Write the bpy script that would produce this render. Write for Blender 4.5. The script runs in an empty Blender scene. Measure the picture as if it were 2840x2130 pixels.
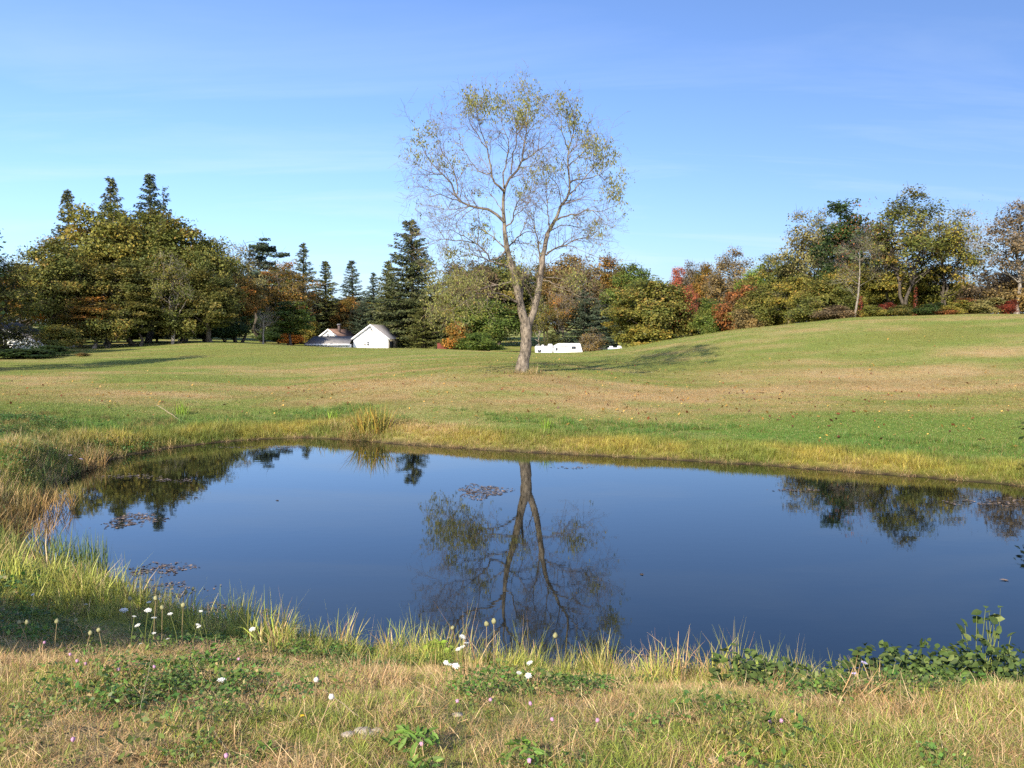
import bpy, math, random
import numpy as np
from mathutils import Vector

# ------------------------------------------------------------------ camera, sky, sun, exposure
sc = bpy.context.scene
COL = sc.collection
F = 2363.0                     # focal length in photograph pixels (2840 wide)
CAMZ = 3.6                     # eye above the pond's surface
HORIZON = 924.0                # photograph row of the true horizon
TILT = math.atan((1065.0 - HORIZON) / F)
cam_d = bpy.data.cameras.new('camera')
cam_d.sensor_width = 36.0
cam_d.lens = 36.0 * F / 2840.0
cam_d.clip_end = 3000.0
cam = bpy.data.objects.new('camera', cam_d)
cam.location = (0, 0, CAMZ)
cam.rotation_euler = (math.radians(90) - TILT, 0, 0)
COL.objects.link(cam)
sc.camera = cam

SUN_EL = math.radians(29.0)
SUN_AZ = math.radians(30.0)    # the light travels this far to the right of straight ahead
world = bpy.data.worlds.new('World')
sc.world = world
world.use_nodes = True
wn = world.node_tree.nodes
wl = world.node_tree.links
wn.clear()
w_out = wn.new('ShaderNodeOutputWorld')
w_bg = wn.new('ShaderNodeBackground')
w_bg.inputs['Strength'].default_value = 0.103
sky = wn.new('ShaderNodeTexSky')
sky.sky_type = 'NISHITA'
sky.sun_disc = False
sky.sun_elevation = SUN_EL
# direction to the sun is (-sin az, -cos az); Blender's rotation 0 has the sun on +Y and turns clockwise
sky.sun_rotation = math.radians(180.0) - SUN_AZ
sky.altitude = 400.0
sky.air_density = 1.0
sky.dust_density = 1.5
sky.ozone_density = 5.0
# thin cirrus, laid out by direction over the whole sky
w_tc = wn.new('ShaderNodeTexCoord')
w_sep = wn.new('ShaderNodeSeparateXYZ')
wl.new(w_tc.outputs['Generated'], w_sep.inputs[0])
w_z = wn.new('ShaderNodeMath'); w_z.operation = 'ADD'; w_z.inputs[1].default_value = 0.12
wl.new(w_sep.outputs['Z'], w_z.inputs[0])
w_zm = wn.new('ShaderNodeMath'); w_zm.operation = 'MAXIMUM'; w_zm.inputs[1].default_value = 0.05
wl.new(w_z.outputs[0], w_zm.inputs[0])
w_px = wn.new('ShaderNodeMath'); w_px.operation = 'DIVIDE'
w_py = wn.new('ShaderNodeMath'); w_py.operation = 'DIVIDE'
wl.new(w_sep.outputs['X'], w_px.inputs[0]); wl.new(w_zm.outputs[0], w_px.inputs[1])
wl.new(w_sep.outputs['Y'], w_py.inputs[0]); wl.new(w_zm.outputs[0], w_py.inputs[1])
w_cmb = wn.new('ShaderNodeCombineXYZ')
wl.new(w_px.outputs[0], w_cmb.inputs[0]); wl.new(w_py.outputs[0], w_cmb.inputs[1])
w_map = wn.new('ShaderNodeMapping')
w_map.inputs['Rotation'].default_value = (0, 0, math.radians(12))
w_map.inputs['Scale'].default_value = (0.42, 1.5, 1.0)
w_map.inputs['Location'].default_value = (1.3, 4.2, 0.0)
wl.new(w_cmb.outputs[0], w_map.inputs[0])
w_n1 = wn.new('ShaderNodeTexNoise')
w_n1.inputs['Scale'].default_value = 1.1
w_n1.inputs['Detail'].default_value = 7.0
w_n1.inputs['Roughness'].default_value = 0.6
w_n1.inputs['Distortion'].default_value = 0.5
wl.new(w_map.outputs[0], w_n1.inputs['Vector'])
w_cr = wn.new('ShaderNodeMapRange')
w_cr.inputs['From Min'].default_value = 0.49
w_cr.inputs['From Max'].default_value = 0.85
w_cr.inputs['To Min'].default_value = 0.0
w_cr.inputs['To Max'].default_value = 0.55
wl.new(w_n1.outputs['Fac'], w_cr.inputs['Value'])
w_hs = wn.new('ShaderNodeHueSaturation')
w_hs.inputs['Saturation'].default_value = 1.0
wl.new(sky.outputs[0], w_hs.inputs['Color'])
w_cl = wn.new('ShaderNodeMix'); w_cl.data_type = 'RGBA'; w_cl.blend_type = 'MIX'
w_cl.inputs[7].default_value = (4.6, 5.2, 5.8, 1)
w_el = wn.new('ShaderNodeMapRange'); w_el.inputs['From Min'].default_value = 0.10; w_el.inputs['From Max'].default_value = 0.36
w_el.inputs['To Min'].default_value = 1.0; w_el.inputs['To Max'].default_value = 0.12
wl.new(w_sep.outputs['Z'], w_el.inputs['Value'])
w_cm = wn.new('ShaderNodeMath'); w_cm.operation = 'MULTIPLY'
wl.new(w_cr.outputs[0], w_cm.inputs[0]); wl.new(w_el.outputs[0], w_cm.inputs[1])
wl.new(w_cm.outputs[0], w_cl.inputs[0])
w_tint = wn.new('ShaderNodeMix'); w_tint.data_type = 'RGBA'; w_tint.blend_type = 'MULTIPLY'; w_tint.inputs[0].default_value = 1.0
w_tint.inputs[7].default_value = (0.95, 0.955, 1.10, 1)
wl.new(w_hs.outputs[0], w_tint.inputs[6])
wl.new(w_tint.outputs[2], w_cl.inputs[6])
wl.new(w_cl.outputs[2], w_bg.inputs['Color'])
wl.new(w_bg.outputs[0], w_out.inputs[0])

sun_d = bpy.data.lights.new('sun', 'SUN')
sun_d.energy = 4.6
sun_d.angle = math.radians(0.53)
sun_d.color = (1.0, 0.90, 0.76)
sun = bpy.data.objects.new('sun', sun_d)
trav = Vector((math.sin(SUN_AZ) * math.cos(SUN_EL), math.cos(SUN_AZ) * math.cos(SUN_EL), -math.sin(SUN_EL)))
sun.rotation_euler = trav.to_track_quat('-Z', 'Y').to_euler()
sun.location = (-20, -40, 40)
COL.objects.link(sun)

sc.view_settings.view_transform = 'Standard'
sc.view_settings.look = 'None'
sc.view_settings.exposure = 1.0
sc.view_settings.gamma = 1.0
sc.view_settings.use_curve_mapping = False
sc.cycles.max_bounces = 5
sc.cycles.diffuse_bounces = 2
sc.cycles.glossy_bounces = 3
sc.cycles.transmission_bounces = 3
sc.cycles.transparent_max_bounces = 4
sc.cycles.use_denoising = False
sc.cycles.caustics_reflective = False
sc.cycles.caustics_refractive = False

# ------------------------------------------------------------------ helpers
S = 2840.0 / 2212.0
CT, ST = math.cos(TILT), math.sin(TILT)

def at(u, v, D):
    """the point seen at photograph pixel (u, v) at ground distance D"""
    a = (u - 1420.0) / F
    b = (1065.0 - v) / F
    dy = CT + ST * b
    dz = -ST + CT * b
    k = D / dy
    return np.array((a * k, D, CAMZ + dz * k))

def px_z(v, z):
    """distance at which pixel row v meets height z"""
    b = (1065.0 - v) / F
    return (z - CAMZ) * (CT + ST * b) / (-ST + CT * b)

def smooth(a, b, x):
    t = np.clip((np.asarray(x, float) - a) / (b - a), 0, 1)
    return t * t * (3 - 2 * t)

_rt = np.random.RandomState(11).rand(256, 256)
def vnoise(x, y):
    x = np.asarray(x, float); y = np.asarray(y, float)
    xi = np.floor(x).astype(int); yi = np.floor(y).astype(int)
    fx = x - xi; fy = y - yi
    fx = fx * fx * (3 - 2 * fx); fy = fy * fy * (3 - 2 * fy)
    g = lambda i, j: _rt[i % 256, j % 256]
    return (g(xi, yi) * (1 - fx) + g(xi + 1, yi) * fx) * (1 - fy) + (g(xi, yi + 1) * (1 - fx) + g(xi + 1, yi + 1) * fx) * fy
def fbm(x, y, oct=4, s=1.0):
    r = 0; a = 0.5; tot = 0
    for o in range(oct):
        r = r + a * vnoise(x * s + 17.3 * o, y * s - 9.1 * o); tot += a
        s *= 2.03; a *= 0.5
    return r / tot

def tag(o, label=None, cat=None, group=None, kind=None):
    if label: o['label'] = label
    if cat: o['category'] = cat
    if group: o['group'] = group
    if kind: o['kind'] = kind
    return o

def mesh_np(name, V, faces, attrs=None, smooth_shade=False):
    """faces: list of int arrays (n,3) / (n,4); attrs: {name: (type, array per vertex)}"""
    me = bpy.data.meshes.new(name)
    V = np.asarray(V, dtype=np.float32)
    me.vertices.add(len(V))
    me.vertices.foreach_set('co', V.ravel())
    faces = [np.asarray(f, dtype=np.int32) for f in faces if len(f)]
    if faces:
        loops = np.concatenate([f.ravel() for f in faces])
        tot = np.concatenate([np.full(len(f), f.shape[1], dtype=np.int32) for f in faces])
        start = np.concatenate(([0], np.cumsum(tot)[:-1])).astype(np.int32)
        me.loops.add(len(loops))
        me.loops.foreach_set('vertex_index', loops)
        me.polygons.add(len(tot))
        me.polygons.foreach_set('loop_start', start)
        if smooth_shade:
            me.polygons.foreach_set('use_smooth', np.ones(len(tot), dtype=bool))
    me.update(calc_edges=True)
    for k, (ty, arr) in (attrs or {}).items():
        a = me.attributes.new(k, ty, 'POINT')
        arr = np.asarray(arr)
        if ty == 'FLOAT_COLOR': a.data.foreach_set('color', arr.astype(np.float32).ravel())
        elif ty == 'FLOAT_VECTOR': a.data.foreach_set('vector', arr.astype(np.float32).ravel())
        elif ty == 'INT': a.data.foreach_set('value', arr.astype(np.int32))
        else: a.data.foreach_set('value', arr.astype(np.float32))
    return me

def ob(name, me, mat=None, parent=None, loc=None):
    o = bpy.data.objects.new(name, me)
    if mat is not None and me is not None:
        if len(me.materials) == 0: me.materials.append(mat)
        elif me.materials[0] != mat:
            o.material_slots[0].link = 'OBJECT'
            o.material_slots[0].material = mat
    if parent is not None: o.parent = parent
    if loc is not None: o.location = loc
    COL.objects.link(o)
    return o

def empty(name, loc=(0, 0, 0), rz=0.0):
    o = bpy.data.objects.new(name, None)
    o.empty_display_size = 0.3
    o.location = loc; o.rotation_euler = (0, 0, rz)
    COL.objects.link(o)
    return o

def nrm(v):
    return v / np.maximum(np.linalg.norm(v, axis=-1, keepdims=True), 1e-9)

def tubes(P, R, n=5):
    """P (M,K,3), R (M,K) -> verts, quads for M tubes"""
    P = np.asarray(P, float); R = np.asarray(R, float)
    M, K, _ = P.shape
    T = np.empty_like(P)
    T[:, 1:-1] = P[:, 2:] - P[:, :-2]
    T[:, 0] = P[:, 1] - P[:, 0]; T[:, -1] = P[:, -1] - P[:, -2]
    T = nrm(T)
    ref = np.where(np.abs(T[:, :1, 2:3]) > 0.9, np.array([[[1., 0, 0]]]), np.array([[[0., 0, 1]]]))
    ref = np.broadcast_to(ref, P.shape)
    A = nrm(np.cross(T, ref)); B = np.cross(T, A)
    ang = np.arange(n) * 2 * math.pi / n
    V = P[:, :, None, :] + R[:, :, None, None] * (A[:, :, None, :] * np.cos(ang)[None, None, :, None] + B[:, :, None, :] * np.sin(ang)[None, None, :, None])
    V = V.reshape(-1, 3)
    m = np.arange(M)[:, None, None] * K * n
    k = np.arange(K - 1)[None, :, None] * n
    j = np.arange(n)[None, None, :]; j2 = (j + 1) % n
    q = np.stack(np.broadcast_arrays(m + k + j, m + k + j2, m + k + n + j2, m + k + n + j), -1).reshape(-1, 4)
    return V, q

def join(parts):
    """parts: list of (V, quads) -> one (V, quads)"""
    Vs, Fs, o = [], [], 0
    for V, f in parts:
        Vs.append(V); Fs.append(f + o); o += len(V)
    return np.concatenate(Vs), np.concatenate(Fs)

def resample(pts, K):
    pts = np.asarray(pts, float)
    if len(pts) > 2:        # Catmull-Rom
        p = np.concatenate([[2 * pts[0] - pts[1]], pts, [2 * pts[-1] - pts[-2]]])
        out = []
        for i in range(1, len(p) - 2):
            for t in np.linspace(0, 1, 8, endpoint=False):
                a, b, c, d = p[i - 1], p[i], p[i + 1], p[i + 2]
                out.append(0.5 * (2 * b + (c - a) * t + (2 * a - 5 * b + 4 * c - d) * t * t + (3 * b - a - 3 * c + d) * t ** 3))
        out.append(pts[-1]); pts = np.array(out)
    d = np.concatenate([[0], np.cumsum(np.linalg.norm(np.diff(pts, axis=0), axis=1))])
    s = np.linspace(0, d[-1], K)
    return np.stack([np.interp(s, d, pts[:, i]) for i in range(pts.shape[1])], -1)

def leaf_quads(C, Nn, L, W, rs, droop=None):
    """diamond leaves at C with normals Nn, length L, width W (arrays)"""
    n = len(C)
    rnd = rs.normal(size=(n, 3))
    if droop is not None: rnd = rnd * 0.5 + np.array([0, 0, -droop])
    d = nrm(rnd - (rnd * Nn).sum(1, keepdims=True) * Nn)
    s = np.cross(Nn, d)
    L = np.asarray(L).reshape(-1, 1); W = np.asarray(W).reshape(-1, 1)
    V = np.stack([C - d * L * .5, C + s * W * .5 - d * L * .05, C + d * L * .5, C - s * W * .5 - d * L * .05], 1).reshape(-1, 3)
    q = np.arange(n * 4).reshape(-1, 4)
    return V, q

def copy_tree(o, parent=None):
    c = o.copy(); COL.objects.link(c); c.parent = parent
    for ch in list(o.children): copy_tree(ch, c)
    return c

def box(x0, x1, y0, y1, z0, z1):
    V = np.array([(x0, y0, z0), (x1, y0, z0), (x1, y1, z0), (x0, y1, z0), (x0, y0, z1), (x1, y0, z1), (x1, y1, z1), (x0, y1, z1)], float)
    f = np.array([(0, 3, 2, 1), (4, 5, 6, 7), (0, 1, 5, 4), (1, 2, 6, 5), (2, 3, 7, 6), (3, 0, 4, 7)])
    return V, f

def hexa(a, b):
    """solid between two quads a, b (4 points each, same order)"""
    V = np.array(list(a) + list(b), float)
    f = np.array([(0, 3, 2, 1), (4, 5, 6, 7), (0, 1, 5, 4), (1, 2, 6, 5), (2, 3, 7, 6), (3, 0, 4, 7)])
    return V, f

# ------------------------------------------------------------------ materials
def new_mat(name):
    m = bpy.data.materials.new(name)
    m.use_nodes = True
    nt = m.node_tree
    nt.nodes.clear()
    out = nt.nodes.new('ShaderNodeOutputMaterial')
    return m, nt, nt.nodes, nt.links, out

def plain(name, col, rough=0.6, spec=0.3, noise=0.0, scale=8.0, bump=0.0, metal=0.0, stretch=(1, 1, 1)):
    m, nt, N, L, out = new_mat(name)
    p = N.new('ShaderNodeBsdfPrincipled')
    p.inputs['Roughness'].default_value = rough
    p.inputs['Specular IOR Level'].default_value = spec
    p.inputs['Metallic'].default_value = metal
    L.new(p.outputs[0], out.inputs[0])
    p.inputs['Base Color'].default_value = (*col, 1)
    if noise or bump:
        tc = N.new('ShaderNodeTexCoord')
        mp = N.new('ShaderNodeMapping'); mp.inputs['Scale'].default_value = stretch
        L.new(tc.outputs['Object'], mp.inputs[0])
        t = N.new('ShaderNodeTexNoise'); t.inputs['Scale'].default_value = scale; t.inputs['Detail'].default_value = 5
        t.inputs['Roughness'].default_value = 0.65
        L.new(mp.outputs[0], t.inputs['Vector'])
        mr = N.new('ShaderNodeMapRange')
        mr.inputs['From Min'].default_value = 0.25; mr.inputs['From Max'].default_value = 0.75
        mr.inputs['To Min'].default_value = 1 - noise; mr.inputs['To Max'].default_value = 1 + noise
        L.new(t.outputs['Fac'], mr.inputs['Value'])
        mx = N.new('ShaderNodeMix'); mx.data_type = 'RGBA'; mx.blend_type = 'MULTIPLY'; mx.inputs[0].default_value = 1
        mx.inputs[6].default_value = (*col, 1)
        L.new(mr.outputs[0], mx.inputs[7])
        L.new(mx.outputs[2], p.inputs['Base Color'])
        if bump:
            b = N.new('ShaderNodeBump'); b.inputs['Strength'].default_value = bump; b.inputs['Distance'].default_value = 0.05
            L.new(t.outputs['Fac'], b.inputs['Height'])
            L.new(b.outputs[0], p.inputs['Normal'])
    return m

def foliage_shader(N, L, out, colsock, transl=0.3, rough=0.55, spec=0.25):
    p = N.new('ShaderNodeBsdfPrincipled')
    p.inputs['Roughness'].default_value = rough
    p.inputs['Specular IOR Level'].default_value = spec
    t = N.new('ShaderNodeBsdfTranslucent')
    ms = N.new('ShaderNodeMixShader'); ms.inputs[0].default_value = transl
    L.new(colsock, p.inputs['Base Color']); L.new(colsock, t.inputs['Color'])
    L.new(p.outputs[0], ms.inputs[1]); L.new(t.outputs[0], ms.inputs[2])
    L.new(ms.outputs[0], out.inputs[0])

def leafmat(name, stops, transl=0.34):
    """stops: list of (pos, rgb); read by 0.45*leaf random + 0.55*clump random"""
    if name.startswith('leaf_') and name not in ('leaf_bramble', 'leaf_drooping_yellow'): stops = [(p_, tuple(1.32 * v_ for v_ in c_)) for p_, c_ in stops]
    m, nt, N, L, out = new_mat(name)
    a = N.new('ShaderNodeAttribute'); a.attribute_name = 'lc'
    sp = N.new('ShaderNodeSeparateColor'); L.new(a.outputs['Color'], sp.inputs[0])
    m1 = N.new('ShaderNodeMath'); m1.operation = 'MULTIPLY'; m1.inputs[1].default_value = 0.45
    L.new(sp.outputs[0], m1.inputs[0])
    m2 = N.new('ShaderNodeMath'); m2.operation = 'MULTIPLY_ADD'; m2.inputs[1].default_value = 0.55
    L.new(sp.outputs[1], m2.inputs[0]); L.new(m1.outputs[0], m2.inputs[2])
    cr = N.new('ShaderNodeValToRGB')
    els = cr.color_ramp.elements
    while len(els) > 1: els.remove(els[-1])
    els[0].position = stops[0][0]; els[0].color = (*stops[0][1], 1)
    for pos, c in stops[1:]:
        e = els.new(pos); e.color = (*c, 1)
    L.new(m2.outputs[0], cr.inputs[0])
    v = N.new('ShaderNodeMapRange'); v.inputs['To Min'].default_value = 0.6; v.inputs['To Max'].default_value = 1.45
    L.new(sp.outputs[2], v.inputs['Value'])
    mx = N.new('ShaderNodeMix'); mx.data_type = 'RGBA'; mx.blend_type = 'MULTIPLY'; mx.inputs[0].default_value = 1
    L.new(cr.outputs[0], mx.inputs[6]); L.new(v.outputs[0], mx.inputs[7])
    foliage_shader(N, L, out, mx.outputs[2], transl)
    return m

def tuftmat(name, tan=(0.53, 0.40, 0.20), transl=0.3, soft=.12, var=.4):
    """blade colour: instance colour 'col' (rgb living colour, a = share of dead blades), 'lc' on the blade = random"""
    m, nt, N, L, out = new_mat(name)
    ia = N.new('ShaderNodeAttribute'); ia.attribute_name = 'col'; ia.attribute_type = 'INSTANCER'
    a = N.new('ShaderNodeAttribute'); a.attribute_name = 'lc'
    sp = N.new('ShaderNodeSeparateColor'); L.new(a.outputs['Color'], sp.inputs[0])
    sub = N.new('ShaderNodeMath'); sub.operation = 'SUBTRACT'
    L.new(ia.outputs['Alpha'], sub.inputs[0]); L.new(sp.outputs[0], sub.inputs[1])
    mr = N.new('ShaderNodeMapRange'); mr.inputs['From Min'].default_value = -soft; mr.inputs['From Max'].default_value = soft
    L.new(sub.outputs[0], mr.inputs['Value'])
    tn = N.new('ShaderNodeMix'); tn.data_type = 'RGBA'
    tn.inputs[6].default_value = (*tan, 1); tn.inputs[7].default_value = (tan[0] * 0.72, tan[1] * 0.52, tan[2] * 0.42, 1)
    L.new(sp.outputs[1], tn.inputs[0])
    mx = N.new('ShaderNodeMix'); mx.data_type = 'RGBA'
    L.new(mr.outputs[0], mx.inputs[0]); L.new(ia.outputs['Color'], mx.inputs[6]); L.new(tn.outputs[2], mx.inputs[7])
    v = N.new('ShaderNodeMapRange'); v.inputs['To Min'].default_value = 1 - var; v.inputs['To Max'].default_value = 1 + var
    L.new(sp.outputs[2], v.inputs['Value'])
    mm = N.new('ShaderNodeMix'); mm.data_type = 'RGBA'; mm.blend_type = 'MULTIPLY'; mm.inputs[0].default_value = 1
    L.new(mx.outputs[2], mm.inputs[6]); L.new(v.outputs[0], mm.inputs[7])
    foliage_shader(N, L, out, mm.outputs[2], transl, 0.5, 0.3)
    return m

def barkmat(name, c1, c2, scale=6.0):
    m, nt, N, L, out = new_mat(name)
    tc = N.new('ShaderNodeTexCoord')
    mp = N.new('ShaderNodeMapping'); mp.inputs['Scale'].default_value = (1, 1, 0.45)
    L.new(tc.outputs['Object'], mp.inputs[0])
    t = N.new('ShaderNodeTexNoise'); t.inputs['Scale'].default_value = scale; t.inputs['Detail'].default_value = 6
    t.inputs['Roughness'].default_value = 0.7
    L.new(mp.outputs[0], t.inputs['Vector'])
    cr = N.new('ShaderNodeValToRGB')
    cr.color_ramp.elements[0].position = 0.38; cr.color_ramp.elements[0].color = (*c1, 1)
    cr.color_ramp.elements[1].position = 0.62; cr.color_ramp.elements[1].color = (*c2, 1)
    L.new(t.outputs['Fac'], cr.inputs[0])
    p = N.new('ShaderNodeBsdfPrincipled'); p.inputs['Roughness'].default_value = 0.9
    p.inputs['Specular IOR Level'].default_value = 0.15
    L.new(cr.outputs[0], p.inputs['Base Color'])
    b = N.new('ShaderNodeBump'); b.inputs['Strength'].default_value = 0.9; b.inputs['Distance'].default_value = 0.06
    L.new(t.outputs['Fac'], b.inputs['Height']); L.new(b.outputs[0], p.inputs['Normal'])
    L.new(p.outputs[0], out.inputs[0])
    return m

BARK_DK = barkmat('bark_dark', (0.04, 0.032, 0.025), (0.13, 0.11, 0.085))
BARK_LT = barkmat('bark_pale', (0.13, 0.11, 0.085), (0.36, 0.32, 0.26))
BARK_HERO = barkmat('bark_grey_brown', (0.06, 0.05, 0.038), (0.27, 0.225, 0.17), 5.5)
TWIG_HERO = plain('twig_purple_brown', (0.19, 0.145, 0.11), 0.8, 0.2)
LM = {
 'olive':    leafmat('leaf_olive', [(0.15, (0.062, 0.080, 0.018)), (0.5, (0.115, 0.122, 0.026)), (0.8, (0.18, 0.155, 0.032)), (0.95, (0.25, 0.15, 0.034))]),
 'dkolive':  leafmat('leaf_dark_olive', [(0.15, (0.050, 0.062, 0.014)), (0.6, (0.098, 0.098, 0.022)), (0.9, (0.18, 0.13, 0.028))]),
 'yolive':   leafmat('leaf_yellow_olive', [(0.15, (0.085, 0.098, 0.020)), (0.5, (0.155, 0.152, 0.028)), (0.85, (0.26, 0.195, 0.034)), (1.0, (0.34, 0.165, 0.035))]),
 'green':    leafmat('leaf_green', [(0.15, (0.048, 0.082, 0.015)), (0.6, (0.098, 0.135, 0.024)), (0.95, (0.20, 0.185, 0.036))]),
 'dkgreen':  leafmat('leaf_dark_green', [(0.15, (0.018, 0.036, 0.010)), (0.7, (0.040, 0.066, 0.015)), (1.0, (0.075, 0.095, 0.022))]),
 'lime':     leafmat('leaf_lime', [(0.15, (0.08, 0.13, 0.015)), (0.6, (0.14, 0.20, 0.025)), (1.0, (0.22, 0.24, 0.04))]),
 'orange':   leafmat('leaf_orange', [(0.15, (0.13, 0.085, 0.016)), (0.5, (0.30, 0.13, 0.020)), (0.85, (0.46, 0.17, 0.025))]),
 'mixorange': leafmat('leaf_mixed_orange', [(0.1, (0.070, 0.065, 0.016)), (0.45, (0.13, 0.095, 0.02)), (0.7, (0.26, 0.14, 0.025)), (0.95, (0.42, 0.15, 0.025))]),
 'amber':    leafmat('leaf_amber', [(0.15, (0.42, 0.15, 0.018)), (0.9, (0.60, 0.24, 0.03))]),
 'rust':     leafmat('leaf_rust', [(0.15, (0.075, 0.045, 0.016)), (0.5, (0.17, 0.075, 0.025)), (0.9, (0.27, 0.10, 0.03))]),
 'tan':      leafmat('leaf_tan', [(0.15, (0.095, 0.075, 0.030)), (0.5, (0.18, 0.13, 0.048)), (0.9, (0.27, 0.17, 0.05))]),
 'browngrey':leafmat('leaf_grey_brown', [(0.15, (0.08, 0.062, 0.035)), (0.6, (0.145, 0.105, 0.055)), (1.0, (0.22, 0.14, 0.06))]),
 'greyolive':leafmat('leaf_grey_olive', [(0.15, (0.11, 0.11, 0.04)), (0.5, (0.19, 0.175, 0.06)), (0.9, (0.28, 0.22, 0.07))]),
 'red':      leafmat('leaf_red', [(0.15, (0.16, 0.06, 0.03)), (0.5, (0.36, 0.09, 0.05)), (0.95, (0.48, 0.18, 0.07))]),
 'crimson':  leafmat('leaf_crimson', [(0.15, (0.07, 0.028, 0.014)), (0.6, (0.14, 0.026, 0.013)), (0.95, (0.22, 0.04, 0.018))]),
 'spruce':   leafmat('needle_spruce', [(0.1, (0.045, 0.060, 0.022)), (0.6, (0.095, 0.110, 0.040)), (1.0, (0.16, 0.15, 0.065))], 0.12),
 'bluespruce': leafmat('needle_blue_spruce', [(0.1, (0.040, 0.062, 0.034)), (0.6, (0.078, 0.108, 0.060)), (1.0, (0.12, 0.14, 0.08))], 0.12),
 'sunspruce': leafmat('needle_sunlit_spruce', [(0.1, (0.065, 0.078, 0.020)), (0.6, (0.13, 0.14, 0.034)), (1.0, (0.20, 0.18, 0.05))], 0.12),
 'hero':     leafmat('leaf_drooping_yellow', [(0.15, (0.12, 0.14, 0.04)), (0.5, (0.21, 0.22, 0.06)), (0.85, (0.33, 0.30, 0.08)), (1.0, (0.30, 0.18, 0.07))], 0.35),
 'bramble':  leafmat('leaf_bramble', [(0.1, (0.045, 0.075, 0.018)), (0.6, (0.085, 0.13, 0.030)), (1.0, (0.17, 0.20, 0.06))], 0.25),
}
WHITE = plain('white_paint', (0.80, 0.80, 0.79), 0.55, 0.3, 0.05, 1.2)
GREYROOF = plain('grey_shingle', (0.23, 0.215, 0.20), 0.85, 0.2, 0.22, 2.0, 0.3)
RUSTROOF = plain('rusty_metal_roof', (0.22, 0.135, 0.10), 0.8, 0.2, 0.5, 1.6, 0.2, 0, (2.5, 0.35, 1))
BEIGE = plain('beige_board', (0.34, 0.29, 0.20), 0.8, 0.2, 0.1, 3)
DARKW = plain('dark_opening', (0.02, 0.02, 0.022), 0.7, 0.3)
GLASS = plain('window_glass', (0.05, 0.06, 0.08), 0.08, 0.7)
CURTAIN = plain('pale_curtain', (0.36, 0.34, 0.33), 0.8, 0.2)
REDWOOD = plain('red_stained_boards', (0.20, 0.055, 0.045), 0.8, 0.2, 0.25, 3.0)
FIBER = plain('white_fibreglass', (0.80, 0.80, 0.81), 0.35, 0.4, 0.03, 1.0)
DKPLAS = plain('dark_rubber', (0.035, 0.035, 0.04), 0.6, 0.4)
GREYTRIM = plain('grey_trim', (0.33, 0.34, 0.37), 0.5, 0.4)
TEAL = plain('teal_stripe', (0.12, 0.22, 0.22), 0.5, 0.4)
STONE = plain('pale_stone', (0.36, 0.31, 0.25), 0.85, 0.25, 0.3, 14, 0.5)
STICK = plain('dry_stick', (0.30, 0.24, 0.16), 0.9, 0.2, 0.3, 12)
STEM = plain('green_stem', (0.16, 0.19, 0.05), 0.7, 0.2, 0.2, 20)
DRYSTEM = plain('dry_stem', (0.32, 0.24, 0.12), 0.8, 0.2, 0.2, 20)
LACE = plain('white_lace_petals', (0.66, 0.66, 0.58), 0.7, 0.2)
SEEDHEAD = plain('tan_green_seed_head', (0.26, 0.25, 0.12), 0.8, 0.2, 0.3, 60)
CLOVER = plain('pink_clover_petals', (0.46, 0.25, 0.36), 0.7, 0.2, 0.3, 90)
FLUFF = plain('pale_dandelion_fluff', (0.60, 0.54, 0.46), 0.9, 0.1)
YELLOWP = plain('yellow_petals', (0.80, 0.52, 0.02), 0.7, 0.2)
LILAC = plain('lilac_petals', (0.46, 0.40, 0.62), 0.7, 0.2)
TUFT = tuftmat('grass_blades', (0.64, 0.49, 0.26))
LAWN = tuftmat('mown_blades', soft=.45, var=.25)

# ------------------------------------------------------------------ the lie of the land
def _catmull_closed(p, n):
    p = np.asarray(p, float); m = len(p); out = []
    for i in range(m):
        a, b, c, d = p[(i - 1) % m], p[i], p[(i + 1) % m], p[(i + 2) % m]
        for t in np.linspace(0, 1, n, endpoint=False):
            out.append(0.5 * (2 * b + (c - a) * t + (2 * a - 5 * b + 4 * c - d) * t * t + (3 * b - a - 3 * c + d) * t ** 3))
    return np.array(out)
def _w(u, v):                      # pixel (2212-wide picture) on the water
    D = px_z(v * S, 0.0)
    return at(u * S, v * S, D)[:2]
shore = [_w(165, 1275), _w(45, 1172), _w(82, 1092), _w(175, 1020), _w(285, 982), _w(480, 955), _w(640, 946), _w(760, 951), _w(900, 962),
         _w(1120, 976), _w(1350, 988), _w(1600, 1002), _w(1900, 1024), _w(2212, 1052)]
shore += [np.array(p) for p in [(12.2, 18.4), (11.5, 16.4), (11.0, 13.8), (10.6, 11.4), (9.6, 9.4), (8.2, 8.6), (6.5, 8.2), (4.0, 8.2), (1.5, 8.5), (-1.0, 9.0), (-3.2, 9.9), (-4.9, 11.0)]]
POND = _catmull_closed(shore, 8)
_jit = np.random.RandomState(3).normal(size=POND.shape) * 0.05
POND = POND + _jit

def pond_sd(x, y):
    """signed distance to the shore, positive on land"""
    x = np.asarray(x, float).ravel(); y = np.asarray(y, float).ravel()
    out = np.empty(len(x))
    A = POND; B = np.roll(POND, -1, 0); E = B - A; l2 = (E ** 2).sum(1)
    for s in range(0, len(x), 20000):
        px = x[s:s + 20000, None]; py = y[s:s + 20000, None]
        wx = px - A[:, 0]; wy = py - A[:, 1]
        t = np.clip((wx * E[:, 0] + wy * E[:, 1]) / l2, 0, 1)
        d = np.sqrt(((wx - t * E[:, 0]) ** 2 + (wy - t * E[:, 1]) ** 2).min(1))
        c = (A[:, 1] <= py) != (B[:, 1] <= py)
        with np.errstate(divide='ignore', invalid='ignore'):
            xi = A[:, 0] + (py - A[:, 1]) * E[:, 0] / np.where(E[:, 1] == 0, 1e-9, E[:, 1])
        inside = (c & (px < xi)).sum(1) % 2 == 1
        out[s:s + 20000] = np.where(inside, -d, d)
    return out

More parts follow.
